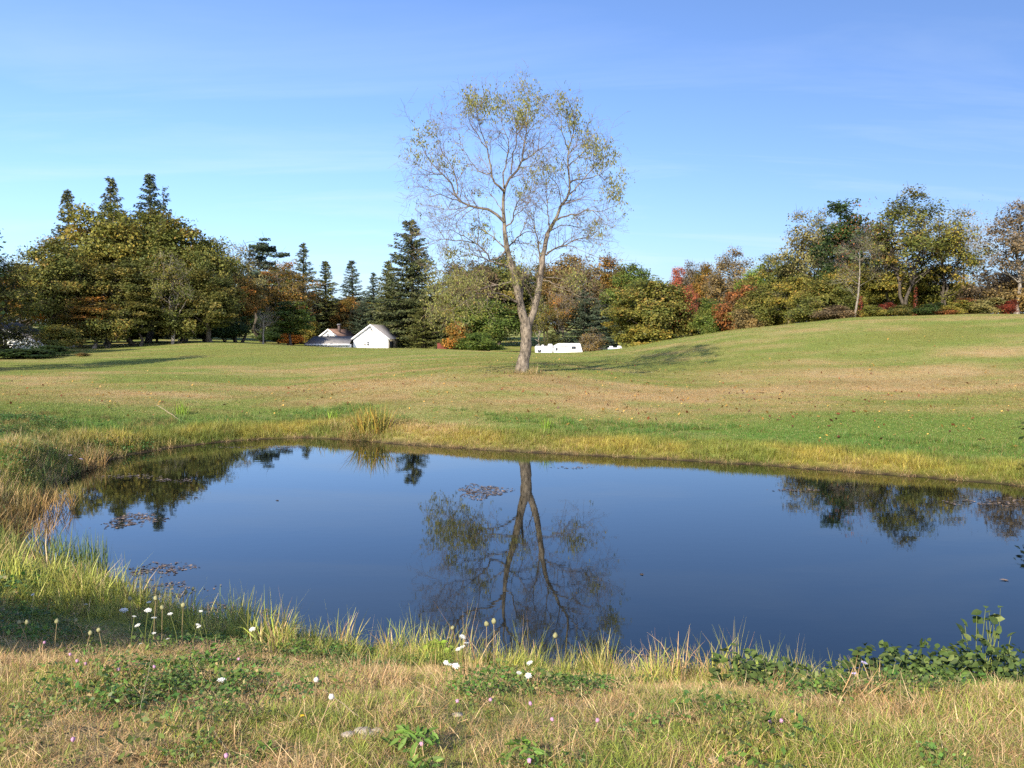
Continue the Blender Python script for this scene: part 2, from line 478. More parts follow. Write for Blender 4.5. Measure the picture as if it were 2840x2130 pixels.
ctrl = []
def cp(u, v, D): ctrl.append(tuple(at(u, v, D)))
def cw(x, y, z): ctrl.append((x, y, z))
# crest and mid slope, photograph pixels with a distance
for u, v, D in [(0, 1024, 60), (231, 996, 74), (420, 968, 92), (565, 951, 104), (850, 961, 98), (1030, 966, 98), (1220, 970, 96), (1480, 982, 86), (1620, 983, 84), (1700, 975, 82),
                (1860, 944, 78), (2050, 914, 74), (2375, 881, 74), (2700, 872, 74), (2840, 873, 74),
                (1447, 1030, 40), (1300, 1000, 54), (1650, 1000, 55), (1420, 1130, 31.5), (1000, 1100, 35), (800, 1010, 62), (800, 1060, 45), (500, 1060, 43),
                (300, 1040, 52), (150, 1090, 38), (300, 1130, 32), (2000, 1100, 35), (1900, 1030, 47), (2400, 1100, 34), (2400, 1000, 47), (2840, 1000, 44), (2840, 1120, 31),
                (2100, 1180, 27.5), (1500, 1200, 27.5), (700, 1150, 32.5), (2840, 1250, 23), (100, 1180, 25.5), (30, 1230, 20.5)]:
    cp(u, v, D)
# shore
for p in shore[:14]: cw(p[0], p[1], 0.15)
for x, y, z in [(13.2, 18.6, .4), (12.8, 16.2, .5), (13, 12, .6), (13, 8.4, .8), (9.5, 7.9, .5), (6.5, 7.7, .3), (4, 7.7, .3), (1.5, 8.0, .3), (-1, 8.5, .32), (-3.3, 9.4, .35), (-5.2, 10.7, .4),
                # near bank and the grass the photographer stands on
                (0, 0, 2.02), (-3, 3, 1.98), (3, 3, 1.95), (0, 3.2, 1.98), (0, 4.5, 1.68), (-2.5, 5, 1.58), (2.8, 4.6, 1.62), (0.5, 5.8, 1.15), (3.2, 5.8, 1.05), (-2.2, 6.6, 1.05), (0, 7, .70), (3.5, 6.8, .64), (-3.4, 7.5, .88),
                (6, 5.5, 1.1), (10, 5.5, 1.3), (16, 5, 1.7), (-4.2, 7.4, 1.0), (-5.5, 8.2, 1.05), (-8, 9, 1.2), (-7.4, 12, .5), (-10.6, 14, .6), (-12, 18, .6), (-13, 21, .75), (-14, 15, 1.2), (-16, 22, 1.0),
                (-20, 14, 1.7), (-10, 0, 2.1), (10, 0, 2.0), (0, -20, 2.2), (-30, -20, 2.6), (30, -20, 2.4), (24, 14, 1.6), (30, 30, 2.8),
                # beyond the crest
                (-45, 70, 1.3), (-62, 100, 1.9), (-50, 115, 2.2), (-36, 118, 2.2), (-25, 140, 0.7), (-33, 160, 0.8), (-12, 140, 0.2), (4, 132, -0.7), (15, 125, -0.4), (28, 112, 1.6), (40, 98, 3.6), (52, 92, 4.6),
                (48, 70, 5.2), (60, 60, 5.0), (0, 170, 1.0), (-40, 180, 1.6), (40, 150, 2.4), (70, 110, 4.5),
                (-120, 60, 3), (-120, 180, 4), (120, 180, 6), (120, 40, 5), (0, 260, 4), (-100, -100, 4), (100, -100, 4),
                (-500, 0, 8), (500, 0, 8), (0, 600, 10), (0, -400, 8), (450, 450, 10), (-450, 450, 10), (-400, -350, 8), (400, -350, 8)]:
    cw(x, y, z)
ctrl = np.array(ctrl)
def _phi(r2): return 0.5 * r2 * np.log(r2 + 1e-12)
def _warp(x, y):               # compress far distance so that near and far anchors carry equal weight
    r = np.hypot(x, y); k = np.log1p(r / 6.0) * 6.0 / np.maximum(r, 1e-6)
    return x * k, y * k
_cx, _cy = _warp(ctrl[:, 0], ctrl[:, 1])
_n = len(ctrl)
_K = _phi((_cx[:, None] - _cx) ** 2 + (_cy[:, None] - _cy) ** 2) + np.eye(_n) * 0.02
_Pm = np.stack([np.ones(_n), _cx, _cy], 1)
_A = np.block([[_K, _Pm], [_Pm.T, np.zeros((3, 3))]])
_sol = np.linalg.solve(_A, np.concatenate([ctrl[:, 2], np.zeros(3)]))
def _tps(x, y):
    x, y = _warp(x, y)
    out = np.empty(len(x))
    for s in range(0, len(x), 40000):
        a = x[s:s + 40000]; b = y[s:s + 40000]
        out[s:s + 40000] = _phi((a[:, None] - _cx) ** 2 + (b[:, None] - _cy) ** 2) @ _sol[:_n] + _sol[_n] + _sol[_n + 1] * a + _sol[_n + 2] * b
    return out
def ground_z(x, y, sd=None):
    x = np.atleast_1d(np.asarray(x, float)).ravel(); y = np.atleast_1d(np.asarray(y, float)).ravel()
    if sd is None: sd = pond_sd(x, y)
    z = np.maximum(_tps(x, y), 0.10)
    near = smooth(30, 8, np.hypot(x, y))
    z = z + (fbm(x, y, 4, 0.16) - 0.5) * 0.30 * smooth(1, 6, sd) * smooth(70, 50, y)
    z = z + (fbm(x, y, 4, 1.6) - 0.5) * 0.10 * near * smooth(0.1, 1, sd)
    w = smooth(0.0, 0.9, sd)
    lo = np.where(sd > 0, 0.02 + 0.10 * sd, np.maximum(-1.3, 0.02 + 0.45 * sd))
    return w * z + (1 - w) * lo
def gz(x, y): return float(ground_z([x], [y])[0])
def hit(u, v, h=0.0, d0=2.2, d1=140.0):
    """where the ray of photograph pixel (u, v) comes within h of the ground"""
    D = np.exp(np.linspace(math.log(d0), math.log(d1), 900))
    a = at(u, v, 1.0); dx = a[0]; dz = a[2] - CAMZ
    g = ground_z(dx * D, D) + h
    below = np.nonzero(CAMZ + dz * D <= g)[0]
    k = below[0] if len(below) else len(D) - 1
    return np.array((dx * D[k], D[k], g[k] - h))

# colour of the sward (albedo), used by the soil sheet and by the blades alike
def blob(x, y, cx, cy, rx, ry): return np.exp(-(((x - cx) / rx) ** 2 + ((y - cy) / ry) ** 2))
def sward(x, y, sd):
    """living colour rgb and share of dead blades"""
    n1 = fbm(x, y, 4, 0.11); n2 = fbm(x * .42 + 40, y * 1.3 - 13 + .15 * x, 4, 0.45); n3 = fbm(x - 7, y + 31, 4, 1.7)
    g = np.stack([0.205 + 0.06 * (n2 - .5), 0.245 + 0.06 * (n1 - .5), 0.050 + 0 * x], -1)
    d = 0.31 + 1.25 * (n1 - 0.5) + 1.35 * (n2 - 0.5) + 0.5 * (n3 - .5)
    far = smooth(45, 75, y)
    d = d - 0.18 * far
    # mown slope: tan band with reddish fallen litter right of the tree, greener hollow to the right
    d = d + 0.40 * blob(x, y, 6, 33, 9, 3.2) + 0.28 * blob(x, y, -10, 38, 14, 6) + 0.25 * blob(x, y, 18, 38, 8, 4) + 0.2 * blob(x, y, 0, 37.5, 4, 1.5)
    d = d - 0.55 * blob(x, y, 12, 28, 6, 4.0) - 0.5 * blob(x, y, -13, 30, 7, 4) - 0.3 * blob(x, y, 3.5, 44, 4, 3)
    gr = 0.75 * blob(x, y, 12, 27.5, 7, 4.5) + 0.5 * blob(x, y, -13, 30, 8, 5) + 0.6 * np.exp(-((sd - 2.8) / 1.0) ** 2) * (y > 15)
    gr = np.clip(gr, 0, 1)[..., None]
    g = g * (1 - gr) + np.array((0.115, 0.215, 0.036)) * gr
    lit = np.clip((blob(x, y, 7, 34.5, 10, 3.0) + .8 * blob(x, y, 17, 40, 9, 4) + .5 * blob(x, y, -9, 36, 10, 4) + .9 * blob(x, y, .5, 38, 2.6, 1.3)) * smooth(.40, .62, fbm(x * .6 + 3, y * 1.3, 4, .8)), 0, .75)[..., None]
    g = g * (1 - lit) + np.array((0.27, 0.175, 0.075)) * lit
    # strip of yellowing rank grass on the shore
    st = (np.exp(-((sd - 0.9) / 0.8) ** 2) * (y > 15))[..., None]
    sv_ = smooth(.38, .62, fbm(x + 90, y, 3, .55))[..., None]
    g = g * (1 - st) + (np.array((0.40, 0.335, 0.065)) * (1 - sv_) + np.array((0.24, 0.265, 0.05)) * sv_) * st
    # near bank and photographer's grass
    nb = smooth(13, 9, y) * (x > -9)
    n4 = fbm(x * 1.3 + 5, y * 1.3 + 77, 3, 1.1)
    gn = np.stack([0.22 + 0.14 * n4, 0.29 + 0.08 * n4, 0.055 + 0.0 * x], -1)
    edge = np.exp(-((sd - 1.6) / 1.2) ** 2)[..., None]
    gn = gn * (1 - edge) + np.array((0.36, 0.38, 0.07)) * edge
    n5 = fbm(x * 1.1 + 31, y * 1.1 + 7, 3, 2.2)
    dn = 0.62 + 0.8 * (n2 - .5) + 1.3 * (n4 - 0.5) + 1.0 * (n5 - .5) - 0.36 * edge[..., 0] - 0.20 * smooth(0, 3, x) * smooth(6.0, 4.5, y) - 0.1 * smooth(0, -3, x)
    nbk = nb[..., None]
    g = g * (1 - nbk) + gn * nbk
    d = d * (1 - nb) + dn * nb
    return g, np.clip(d, 0.03, 0.95)

gx = 8.0 * np.sinh(np.linspace(-math.asinh(520 / 8.0), math.asinh(520 / 8.0), 400))
gy = 14.0 + 10.0 * np.sinh(np.linspace(-math.asinh(430 / 10.0), math.asinh(640 / 10.0), 420))
GX, GY = np.meshgrid(gx, gy)
X, Y = GX.ravel(), GY.ravel()
SD = pond_sd(X, Y)
Zt = ground_z(X, Y, SD)
gc, gd = sward(X, Y, SD)
tan = np.array((0.44, 0.325, 0.155))
colr = gc * (1 - gd[:, None]) + tan * gd[:, None]
fg = (smooth(13, 9, Y) * 0.55)[:, None]                      # thatch and soil between the tall blades
colr = colr * (1 - fg) + np.array((0.27, 0.20, 0.11)) * fg
mud = smooth(0.30 + 0.35 * fbm(X, Y, 3, .9), 0.0, SD)[:, None]
colr = colr * (1 - mud) + np.array((0.060, 0.042, 0.026)) * mud
wood = (smooth(0, 1, (X + 62 + (Y - 100) * -0.55) * 0)[:, None])
nxv, nyv = len(gx), len(gy)
i = np.arange(nyv - 1)[:, None] * nxv + np.arange(nxv - 1)[None]
quads = np.stack([i, i + 1, i + 1 + nxv, i + nxv], -1).reshape(-1, 4)
me = mesh_np('ground', np.stack([X, Y, Zt], 1), [quads], {'col': ('FLOAT_COLOR', np.concatenate([colr, np.ones((len(X), 1))], 1))}, True)
m, nt, N, L, out = new_mat('turf_soil')
a = N.new('ShaderNodeAttribute'); a.attribute_name = 'col'
tc = N.new('ShaderNodeTexCoord')
t1 = N.new('ShaderNodeTexNoise'); t1.inputs['Scale'].default_value = 3.5; t1.inputs['Detail'].default_value = 7; t1.inputs['Roughness'].default_value = 0.75
t2 = N.new('ShaderNodeTexNoise'); t2.inputs['Scale'].default_value = 28; t2.inputs['Detail'].default_value = 4; t2.inputs['Roughness'].default_value = 0.7
L.new(tc.outputs['Object'], t1.inputs['Vector']); L.new(tc.outputs['Object'], t2.inputs['Vector'])
ad = N.new('ShaderNodeMath'); ad.operation = 'ADD'; L.new(t1.outputs['Fac'], ad.inputs[0]); L.new(t2.outputs['Fac'], ad.inputs[1])
mr = N.new('ShaderNodeMapRange'); mr.inputs['From Min'].default_value = 0.6; mr.inputs['From Max'].default_value = 1.4
mr.inputs['To Min'].default_value = 0.75; mr.inputs['To Max'].default_value = 1.25
L.new(ad.outputs[0], mr.inputs['Value'])
mx = N.new('ShaderNodeMix'); mx.data_type = 'RGBA'; mx.blend_type = 'MULTIPLY'; mx.inputs[0].default_value = 1
L.new(a.outputs['Color'], mx.inputs[6]); L.new(mr.outputs[0], mx.inputs[7])
p = N.new('ShaderNodeBsdfPrincipled'); p.inputs['Roughness'].default_value = 0.95; p.inputs['Specular IOR Level'].default_value = 0.1
L.new(mx.outputs[2], p.inputs['Base Color'])
bp = N.new('ShaderNodeBump'); bp.inputs['Strength'].default_value = 0.7; bp.inputs['Distance'].default_value = 0.08
L.new(ad.outputs[0], bp.inputs['Height']); L.new(bp.outputs[0], p.inputs['Normal'])
L.new(p.outputs[0], out.inputs[0])
tag(ob('ground', me, m), 'mown grassy slope with tan and green patches rising from the pond', 'ground', kind='structure')

# pond
ctr = POND.mean(0)
dirp = nrm(POND - ctr)
P2 = POND + dirp * 0.7
V = np.concatenate([[[ctr[0], ctr[1], 0]], np.c_[P2, np.zeros(len(P2))]])
k = np.arange(len(P2))
tri = np.stack([np.zeros(len(P2), int), k + 1, (k + 1) % len(P2) + 1], 1)
if np.cross(V[2] - V[0], V[1] - V[0])[2] > 0: tri = tri[:, ::-1]
me = mesh_np('pond', V, [tri])
m, nt, N, L, out = new_mat('pond_water')
p = N.new('ShaderNodeBsdfPrincipled')
p.inputs['Base Color'].default_value = (0.004, 0.0055, 0.005, 1)
p.inputs['Specular Tint'].default_value = (0.74, 1.0, 1.0, 1)
p.inputs['Roughness'].default_value = 0.02
p.inputs['IOR'].default_value = 1.62
tc = N.new('ShaderNodeTexCoord')
mp = N.new('ShaderNodeMapping'); mp.inputs['Scale'].default_value = (0.8, 2.0, 1)
L.new(tc.outputs['Object'], mp.inputs[0])
t1 = N.new('ShaderNodeTexNoise'); t1.inputs['Scale'].default_value = 2.2; t1.inputs['Detail'].default_value = 3; t1.inputs['Roughness'].default_value = 0.5
L.new(mp.outputs[0], t1.inputs['Vector'])
bp = N.new('ShaderNodeBump'); bp.inputs['Strength'].default_value = 0.10; bp.inputs['Distance'].default_value = 0.004
L.new(t1.outputs['Fac'], bp.inputs['Height']); L.new(bp.outputs[0], p.inputs['Normal'])
L.new(p.outputs[0], out.inputs[0])
tag(ob('pond_water', me, m), 'still pond reflecting blue sky and the trees', 'pond', kind='structure')

# ------------------------------------------------------------------ tree kinds
def lc_attr(n_leaf, clump, rs, per=4, bright=None):
    a = np.ones((n_leaf, 4)); a[:, 0] = rs.rand(n_leaf); a[:, 1] = clump; a[:, 2] = rs.rand(n_leaf) if bright is None else bright
    return np.repeat(a, per, 0)

def decid(name, seed, H=14.0, R=4.5, base=0.28, ncl=70, per=150, cr=1.0, leaf=0.26, tr=0.22, lean=0.0, shell=0.55, limbs=34, twigs=3, forks=1, flat=0.72, low=0.0):
    """broadleaf tree: tapered wandering stem(s), limbs reaching every clump, leaves in uneven clumps"""
    rs = np.random.RandomState(seed)
    z0 = base * H; rz = (H - z0) / 2; zc = z0 + rz
    d = nrm(rs.normal(size=(ncl * 3, 3)))
    lob = nrm(rs.normal(size=(7, 3)))
    bump = 0.70 + 0.42 * np.max(np.maximum(d @ lob.T, 0) ** 3 * (0.6 + 0.4 * rs.rand(7)), axis=1)
    rr = rs.rand(ncl * 3) ** (1 / (1.2 + 2.6 * shell))
    C = d * (rr * bump)[:, None]
    C = C[np.abs(C).max(1) < 1.08][:ncl]
    wtop = 1.0 - 0.25 * C[:, 2]                    # a little broader below
    C = np.stack([C[:, 0] * R * wtop, C[:, 1] * R * wtop, zc + C[:, 2] * rz * 0.95], 1)
    C[:, 0] += lean * H * (C[:, 2] / H) ** 1.5
    ncl = len(C)
    parts = []
    stems = []
    for f in range(forks):
        K = 9; t = np.linspace(0, 1, K)
        off = rs.normal(size=2) * (0.0 if forks == 1 else 0.22 * R)
        wob = np.cumsum(rs.normal(size=(K, 2)) * 0.018 * H, 0); wob[0] = 0
        zt = H * (0.90 if forks == 1 else rs.uniform(.72, .9))
        st = np.stack([off[0] * t ** 1.2 + wob[:, 0] + lean * H * t ** 1.5 + (0.12 * f), off[1] * t ** 1.2 + wob[:, 1], zt * t], 1)
        r = tr * (1 - t) ** 0.9 * (1 + 0.5 * np.exp(-t * 18)) + 0.02
        if forks > 1: r *= 0.75
        parts.append(tubes(st[None], r[None], 7)); stems.append((st, r))
    sel = rs.permutation(ncl)[:min(limbs, ncl)]
    LP, LR = [], []
    for c in C[sel]:
        st, r = stems[rs.randint(len(stems))]
        hor = math.hypot(c[0] - lean * c[2], c[1])
        zz = np.clip(c[2] - hor * rs.uniform(0.5, 1.1), max(z0 * 0.75, 0.12 * H), st[-1, 2] * 0.97)
        a0 = np.array([np.interp(zz, st[:, 2], st[:, i]) for i in range(3)]); r0 = np.interp(zz, st[:, 2], r)
        mid = a0 * 0.5 + c * 0.5 + rs.normal(size=3) * 0.06 * H * np.array((1, 1, .5)) + np.array((0, 0, 0.04 * hor))
        t = np.linspace(0, 1, 7)[:, None]
        LP.append((1 - t) ** 2 * a0 + 2 * t * (1 - t) * mid + t * t * c)
        LR.append(np.linspace(min(r0 * 0.55, 0.09 + 0.012 * hor), 0.016, 7))
    if LP: parts.append(tubes(np.array(LP), np.array(LR), 4))
    if twigs:
        tp, trr = [], []
        for c in C:
            for q in range(twigs):
                e = c + nrm(rs.normal(size=3) + np.array((0, 0, 0.5))) * cr * rs.uniform(.8, 1.7)
                m = (c + e) / 2 + rs.normal(size=3) * .15
                tp.append([c, m, e]); trr.append([.022, .015, .007])
        parts.append(tubes(np.array(tp), np.array(trr), 3))
    trunk = mesh_np(name + '_trunk', *[(lambda j: (j[0], [j[1]]))(join(parts))][0], smooth_shade=True)
    per = per * 1.35; leaf = leaf * 0.86
    n = rs.poisson(per * (0.5 + rs.rand(ncl)))
    idx = np.repeat(np.arange(ncl), n)
    rad = cr * (0.65 + 0.7 * rs.rand(ncl))
    g = np.clip(rs.normal(size=(len(idx), 3)), -1.55, 1.55) * 0.55
    Q = C[idx] + g * rad[idx][:, None] * np.array((1.15, 1.15, flat))
    Q = Q[Q[:, 2] > max(low, 0.05)]; idx = idx[:len(Q)]
    outw = nrm(Q - np.array((lean * H * .5, 0, zc - 0.2 * rz)))
    nn = nrm(rs.normal(size=(len(Q), 3)) * 0.7 + outw * 0.9 + np.array((0, 0, 0.4)))
    s = leaf * 0.9 * np.clip(np.exp(rs.normal(size=len(Q)) * .35), .5, 1.9)
    V, q = leaf_quads(Q, nn, s * 1.25, s * 0.85, rs)
    cl = rs.rand(ncl)
    crown = mesh_np(name + '_crown', V, [q], {'lc': ('FLOAT_COLOR', lc_attr(len(Q), cl[idx], rs))})
    return dict(H=H, R=R, trunk=trunk, crown=crown)

def conifer(name, seed, H=18.0, R=3.6, droop=0.3, per=6, spray=0.42, wh=0.42, pw=0.8, gap=0.0, start=0.06, nb=8, tr=0.24):
    rs = np.random.RandomState(seed)
    zs = np.arange(start * H, H * 0.985, wh)
    Q, Dv, SZ, CL = [], [], [], []
    BP, BR = [], []
    for z in zs:
        f = 1 - z / H
        for b in range(nb):
            if rs.rand() < gap: continue
            az = rs.rand() * 6.283
            Lb = (R * f ** pw * rs.uniform(0.62, 1.12) + 0.18)
            up = 0.35 * (1 - f) - droop * f * rs.uniform(0.6, 1.3)
            K = 5; t = np.linspace(0, 1, K)
            hx = np.cos(az) * Lb * t; hy = np.sin(az) * Lb * t
            hz = z + rs.uniform(-.2, .2) + up * Lb * t + 0.16 * Lb * t ** 3
            pth = np.stack([hx, hy, hz], 1)
            BP.append(pth); BR.append(np.linspace(0.015 + 0.012 * Lb, 0.006, K))
            n = int(max(3, Lb / 0.24)) * per
            tt = rs.rand(n) ** 0.75
            c = np.stack([np.interp(tt, t, pth[:, i]) for i in range(3)], 1)
            side = np.array((-math.sin(az), math.cos(az), 0)) * (rs.rand(n, 1) - .5) * 2
            w = 0.34 * Lb * (1 - tt * 0.75)[:, None] * 0.62
            c = c + side * w + rs.normal(size=(n, 3)) * 0.06
            c[:, 2] -= np.abs(rs.normal(size=n)) * 0.16 * (0.3 + droop)
            dv = np.array((math.cos(az), math.sin(az), 0)) * 0.8 + side * 0.6 + np.array((0, 0, -0.25 - 0.9 * droop)) + rs.normal(size=(n, 3)) * 0.25
            Q.append(c); Dv.append(dv); SZ.append(np.full(n, spray * (0.7 + 0.3 * f))); CL.append(np.full(n, rs.rand()))
    Q = np.concatenate(Q); Dv = nrm(np.concatenate(Dv)); SZ = np.concatenate(SZ) * rs.uniform(.7, 1.25, len(Q)); CL = np.concatenate(CL)
    nn = nrm(np.cross(Dv, rs.normal(size=Dv.shape)) + np.array((0, 0, 0.35)))
    sd = nrm(np.cross(nn, Dv))
    Ls = SZ[:, None]; Ws = (SZ * 0.34)[:, None]
    V = np.stack([Q - Dv * Ls * .5, Q + sd * Ws * .5, Q + Dv * Ls * .5, Q - sd * Ws * .5], 1).reshape(-1, 3)
    crown = mesh_np(name + '_crown', V, [np.arange(len(Q) * 4).reshape(-1, 4)], {'lc': ('FLOAT_COLOR', lc_attr(len(Q), CL, rs))})
    K = 8; t = np.linspace(0, 1, K)
    st = np.stack([np.cumsum(rs.normal(size=K) * .03), np.cumsum(rs.normal(size=K) * .03), H * t], 1); st[0, :2] = 0
    parts = [tubes(st[None], (tr * (1 - t) + 0.02)[None], 7), tubes(np.array(BP), np.array(BR), 3)]
    V, q = join(parts)
    return dict(H=H, R=R, trunk=mesh_np(name + '_trunk', V, [q], smooth_shade=True), crown=crown)

def twiggy(name, seed, H=10.0, spread=0.55, tr=0.16, levels=5, kids=(5, 5, 4, 4), leaf=0.0, per=0, up=0.35, thin=1.0):
    """bare or nearly bare tree grown branch by branch"""
    rs = np.random.RandomState(seed)
    parts = []
    K = 7; t = np.linspace(0, 1, K)
    st = np.stack([np.cumsum(rs.normal(size=K) * .012 * H), np.cumsum(rs.normal(size=K) * .012 * H), H * 0.86 * t], 1); st[0, :2] = 0
    cur = [(st, tr * (1 - 0.92 * t))]
    parts.append(tubes(st[None], cur[0][1][None], 6))
    ends = []
    Ln = H * 0.40
    for lv in range(levels - 1):
        nxt = []
        for pth, rad in cur:
            nk = kids[min(lv, len(kids) - 1)] if lv else kids[0] * 3
            for q in range(nk):
                f = rs.uniform(0.28 if lv == 0 else 0.2, 1.0)
                a0 = np.array([np.interp(f, t, pth[:, i]) for i in range(3)]); r0 = np.interp(f, t, rad)
                ax = nrm(pth[-1] - pth[0])
                side = nrm(np.cross(ax, rs.normal(size=3)))
                dirv = nrm(ax * (0.55 if lv else 0.45) + side * (spread + 0.45) + np.array((0, 0, up)))
                ll = Ln * rs.uniform(.55, 1.1) * ((1.15 - 0.75 * f) if lv == 0 else 1)
                cv = rs.normal(size=3) * 0.12 * ll + np.array((0, 0, .10 * ll))
                pp = a0 + dirv * ll * t[:, None] + cv * (t ** 2)[:, None]
                rr = np.linspace(min(r0 * .7, thin * 0.012 * ll + 0.004), 0.005, K)
                nxt.append((pp, rr))
        parts.append(tubes(np.array([a for a, b in nxt]), np.array([b for a, b in nxt]), 4 if lv < 1 else 3))
        cur = nxt; Ln *= 0.52
    V, q = join(parts)
    V[:, 2] *= H / V[:, 2].max()
    tr_me = mesh_np(name + '_trunk', V, [q], smooth_shade=True)
    R = np.percentile(np.hypot(V[:, 0], V[:, 1]), 98)
    crown = None
    if per:
        E = np.array([p[-1] for p, r in cur]); E[:, 2] *= H / max(V[:, 2].max(), 1e-6)
        E = E[rs.rand(len(E)) < min(1, per)]
        E = np.repeat(E, max(1, int(round(per))), 0) + rs.normal(size=(len(E) * max(1, int(round(per))), 3)) * .15
        nn = nrm(rs.normal(size=E.shape) + np.array((0, 0, .5)))
        s = leaf * rs.uniform(.6, 1.2, len(E))
        Vl, ql = leaf_quads(E, nn, s * 1.2, s * .8, rs)
        crown = mesh_np(name + '_crown', Vl, [ql], {'lc': ('FLOAT_COLOR', lc_attr(len(E), rs.rand(len(E)), rs))})
    return dict(H=H, R=R, trunk=tr_me, crown=crown)

PR = {}
PR['full1'] = decid('full1', 1, 15, 5.0, .18, 110, 170, 1.10, .25, .24, .01, .55, 40)
PR['full2'] = decid('full2', 2, 15, 4.6, .15, 105, 170, 1.10, .25, .22, -.02, .5, 40, forks=2)
PR['full3'] = decid('full3', 3, 14, 5.2, .22, 115, 160, 1.05, .25, .24, .03, .6, 44)
PR['full4'] = decid('full4', 4, 13, 4.8, .08, 105, 180, 1.05, .24, .2, 0, .6, 36, forks=2)
PR['thin1'] = decid('thin1', 5, 16, 4.6, .28, 92, 95, 1.0, .22, .26, .02, .5, 60, 8, forks=2)
PR['thin2'] = decid('thin2', 6, 16, 4.4, .22, 88, 80, .95, .22, .24, -.02, .45, 60, 9, forks=2)
PR['thin3'] = decid('thin3', 7, 14, 4.0, .28, 76, 62, .9, .21, .18, .03, .5, 60, 8)
PR['narrow'] = decid('narrow', 8, 15, 2.8, .18, 75, 150, .9, .24, .18, 0, .5, 36)
PR['bush1'] = decid('bush1', 9, 5, 2.6, .02, 50, 190, .75, .20, .07, 0, .6, 26, 2, forks=3)
PR['bush2'] = decid('bush2', 10, 4.5, 2.4, .02, 46, 150, .7, .19, .06, .02, .6, 30, 5, forks=3)
PR['bush3'] = decid('bush3', 12, 5, 2.3, .03, 40, 70, .7, .17, .05, 0, .5, 34, 9, forks=4)
PR['pine'] = decid('pine', 13, 18, 2.9, .35, 46, 190, .85, .24, .22, 0, .5, 40, 2, flat=.38)
PR['hemlock'] = conifer('hemlock', 21, 13, 4.2, .22, 6, .36, .36, .62, .12, .02, 8)
PR['spruce1'] = conifer('spruce1', 22, 19, 3.6, .34, 6, .42, .42, .85, .05, .05, 8)
PR['spruce2'] = conifer('spruce2', 23, 18, 3.3, .28, 6, .42, .46, .80, .15, .06, 8)
PR['spruce3'] = conifer('spruce3', 24, 21, 5.2, .46, 6, .46, .42, .72, .08, .03, 9)
PR['spruce4'] = conifer('spruce4', 25, 17, 3.0, .30, 4, .40, .55, .75, .35, .10, 7)
PR['bare1'] = twiggy('bare1', 31, 8, .55, .20, 4, (4, 7, 6), thin=2.2)
PR['bare2'] = twiggy('bare2', 32, 16, .5, .24, 5, (4, 6, 5, 4), .2, .8)
PR['bare3'] = twiggy('bare3', 33, 14, .6, .2, 5, (4, 5, 5, 4), .18, .5, .3)

def plant_at(kind, x, y, H, R, mat, bark, name, label, cat='tree', group=None, rz=None, sink=0.05):
    pr = PR[kind]
    rs = random.Random(int(abs(x * 131 + y * 977)))
    o = empty(name, (x, y, gz(x, y) - sink), rs.uniform(0, 6.28) if rz is None else rz)
    s = H / pr['H']; sx = R / pr['R']
    o.scale = (sx, sx, s)
    ob('trunk' if cat == 'tree' else 'stem', pr['trunk'], bark, o)
    if pr['crown'] is not None: ob('crown' if cat == 'tree' else 'foliage', pr['crown'], LM[mat], o)
    return tag(o, label, cat, group)

def tree(kind, u, vtop, w, D, mat, name, label, bark=BARK_DK, cat='tree', group=None, rz=None):
    """u, top row and width in pixels of the 2212-wide picture, D = distance"""
    p = at(u * S, vtop * S, D)
    H = (p[2] - gz(p[0], D) + 0.05) * {'spr': 1.0, 'hem': 1.0, 'bar': 1.0}.get(kind[:3], 1.06)
    R = w / 2 * S / F * D * {'spr': 1.5, 'hem': 1.4, 'bar': 1.0, 'pin': 1.35}.get(kind[:3], 1.32)
    return plant_at(kind, p[0], D, H, R, mat, bark, name, label, cat, group, rz)

# ------------------------------------------------------------------ the woods, left to right
G_L, G_H, G_C, G_RC, G_R = ('trees of the tall clump at the edge of the lawn', 'conifers and trees round the white buildings', 'woods behind the camper',
                            'trees along the rising lawn edge', 'tall trees on the hill crest')
# left clump
tree('full1', 108, 520, 130, 101, 'olive', 'olive_tree', 'olive-leaved tree with a dark trunk standing in front of the tall clump, far left', group=G_L)
tree('full3', 58, 575, 110, 112, 'mixorange', 'orange_tree', 'orange-brown tree at the outer left end of the tall clump', group=G_L)
tree('thin1', -6, 560, 130, 90, 'olive', 'dark_tree', 'dark olive tree by the half-hidden white shed at the left edge', group=G_L)
tree('full3', 222, 446, 170, 112, 'yolive', 'yellow_green_tree', 'yellowish olive tree below the middle of three conifer tops, in the tall clump', group=G_L)
tree('full1', 312, 455, 170, 116, 'olive', 'olive_tree', 'highest broad olive tree of the tall clump, under the bushy conifer top', group=G_L)
tree('full2', 392, 462, 150, 112, 'olive', 'olive_tree', 'round olive tree forming the right shoulder of the tall clump', group=G_L)
tree('full4', 440, 498, 95, 110, 'olive', 'yellow_green_tree', 'yellow-tinged tree at the right end of the tall clump', group=G_L)
tree('full4', 165, 520, 120, 106, 'yolive', 'yellow_green_tree', 'yellow-olive tree filling the front of the tall clump behind the dark trunk', group=G_L)
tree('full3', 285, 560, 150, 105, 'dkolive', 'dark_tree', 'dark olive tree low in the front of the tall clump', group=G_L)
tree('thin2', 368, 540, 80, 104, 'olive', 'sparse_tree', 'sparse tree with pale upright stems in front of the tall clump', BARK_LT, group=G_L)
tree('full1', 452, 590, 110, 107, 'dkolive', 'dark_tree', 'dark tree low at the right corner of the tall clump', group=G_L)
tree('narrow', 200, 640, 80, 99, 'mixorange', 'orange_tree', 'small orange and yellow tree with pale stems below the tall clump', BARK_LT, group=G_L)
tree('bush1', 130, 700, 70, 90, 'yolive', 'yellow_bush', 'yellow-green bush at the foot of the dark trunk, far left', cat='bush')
tree('bush1', 40, 752, 110, 76, 'dkgreen', 'dark_bush', 'dark bush in front of the half-hidden white shed', cat='bush')
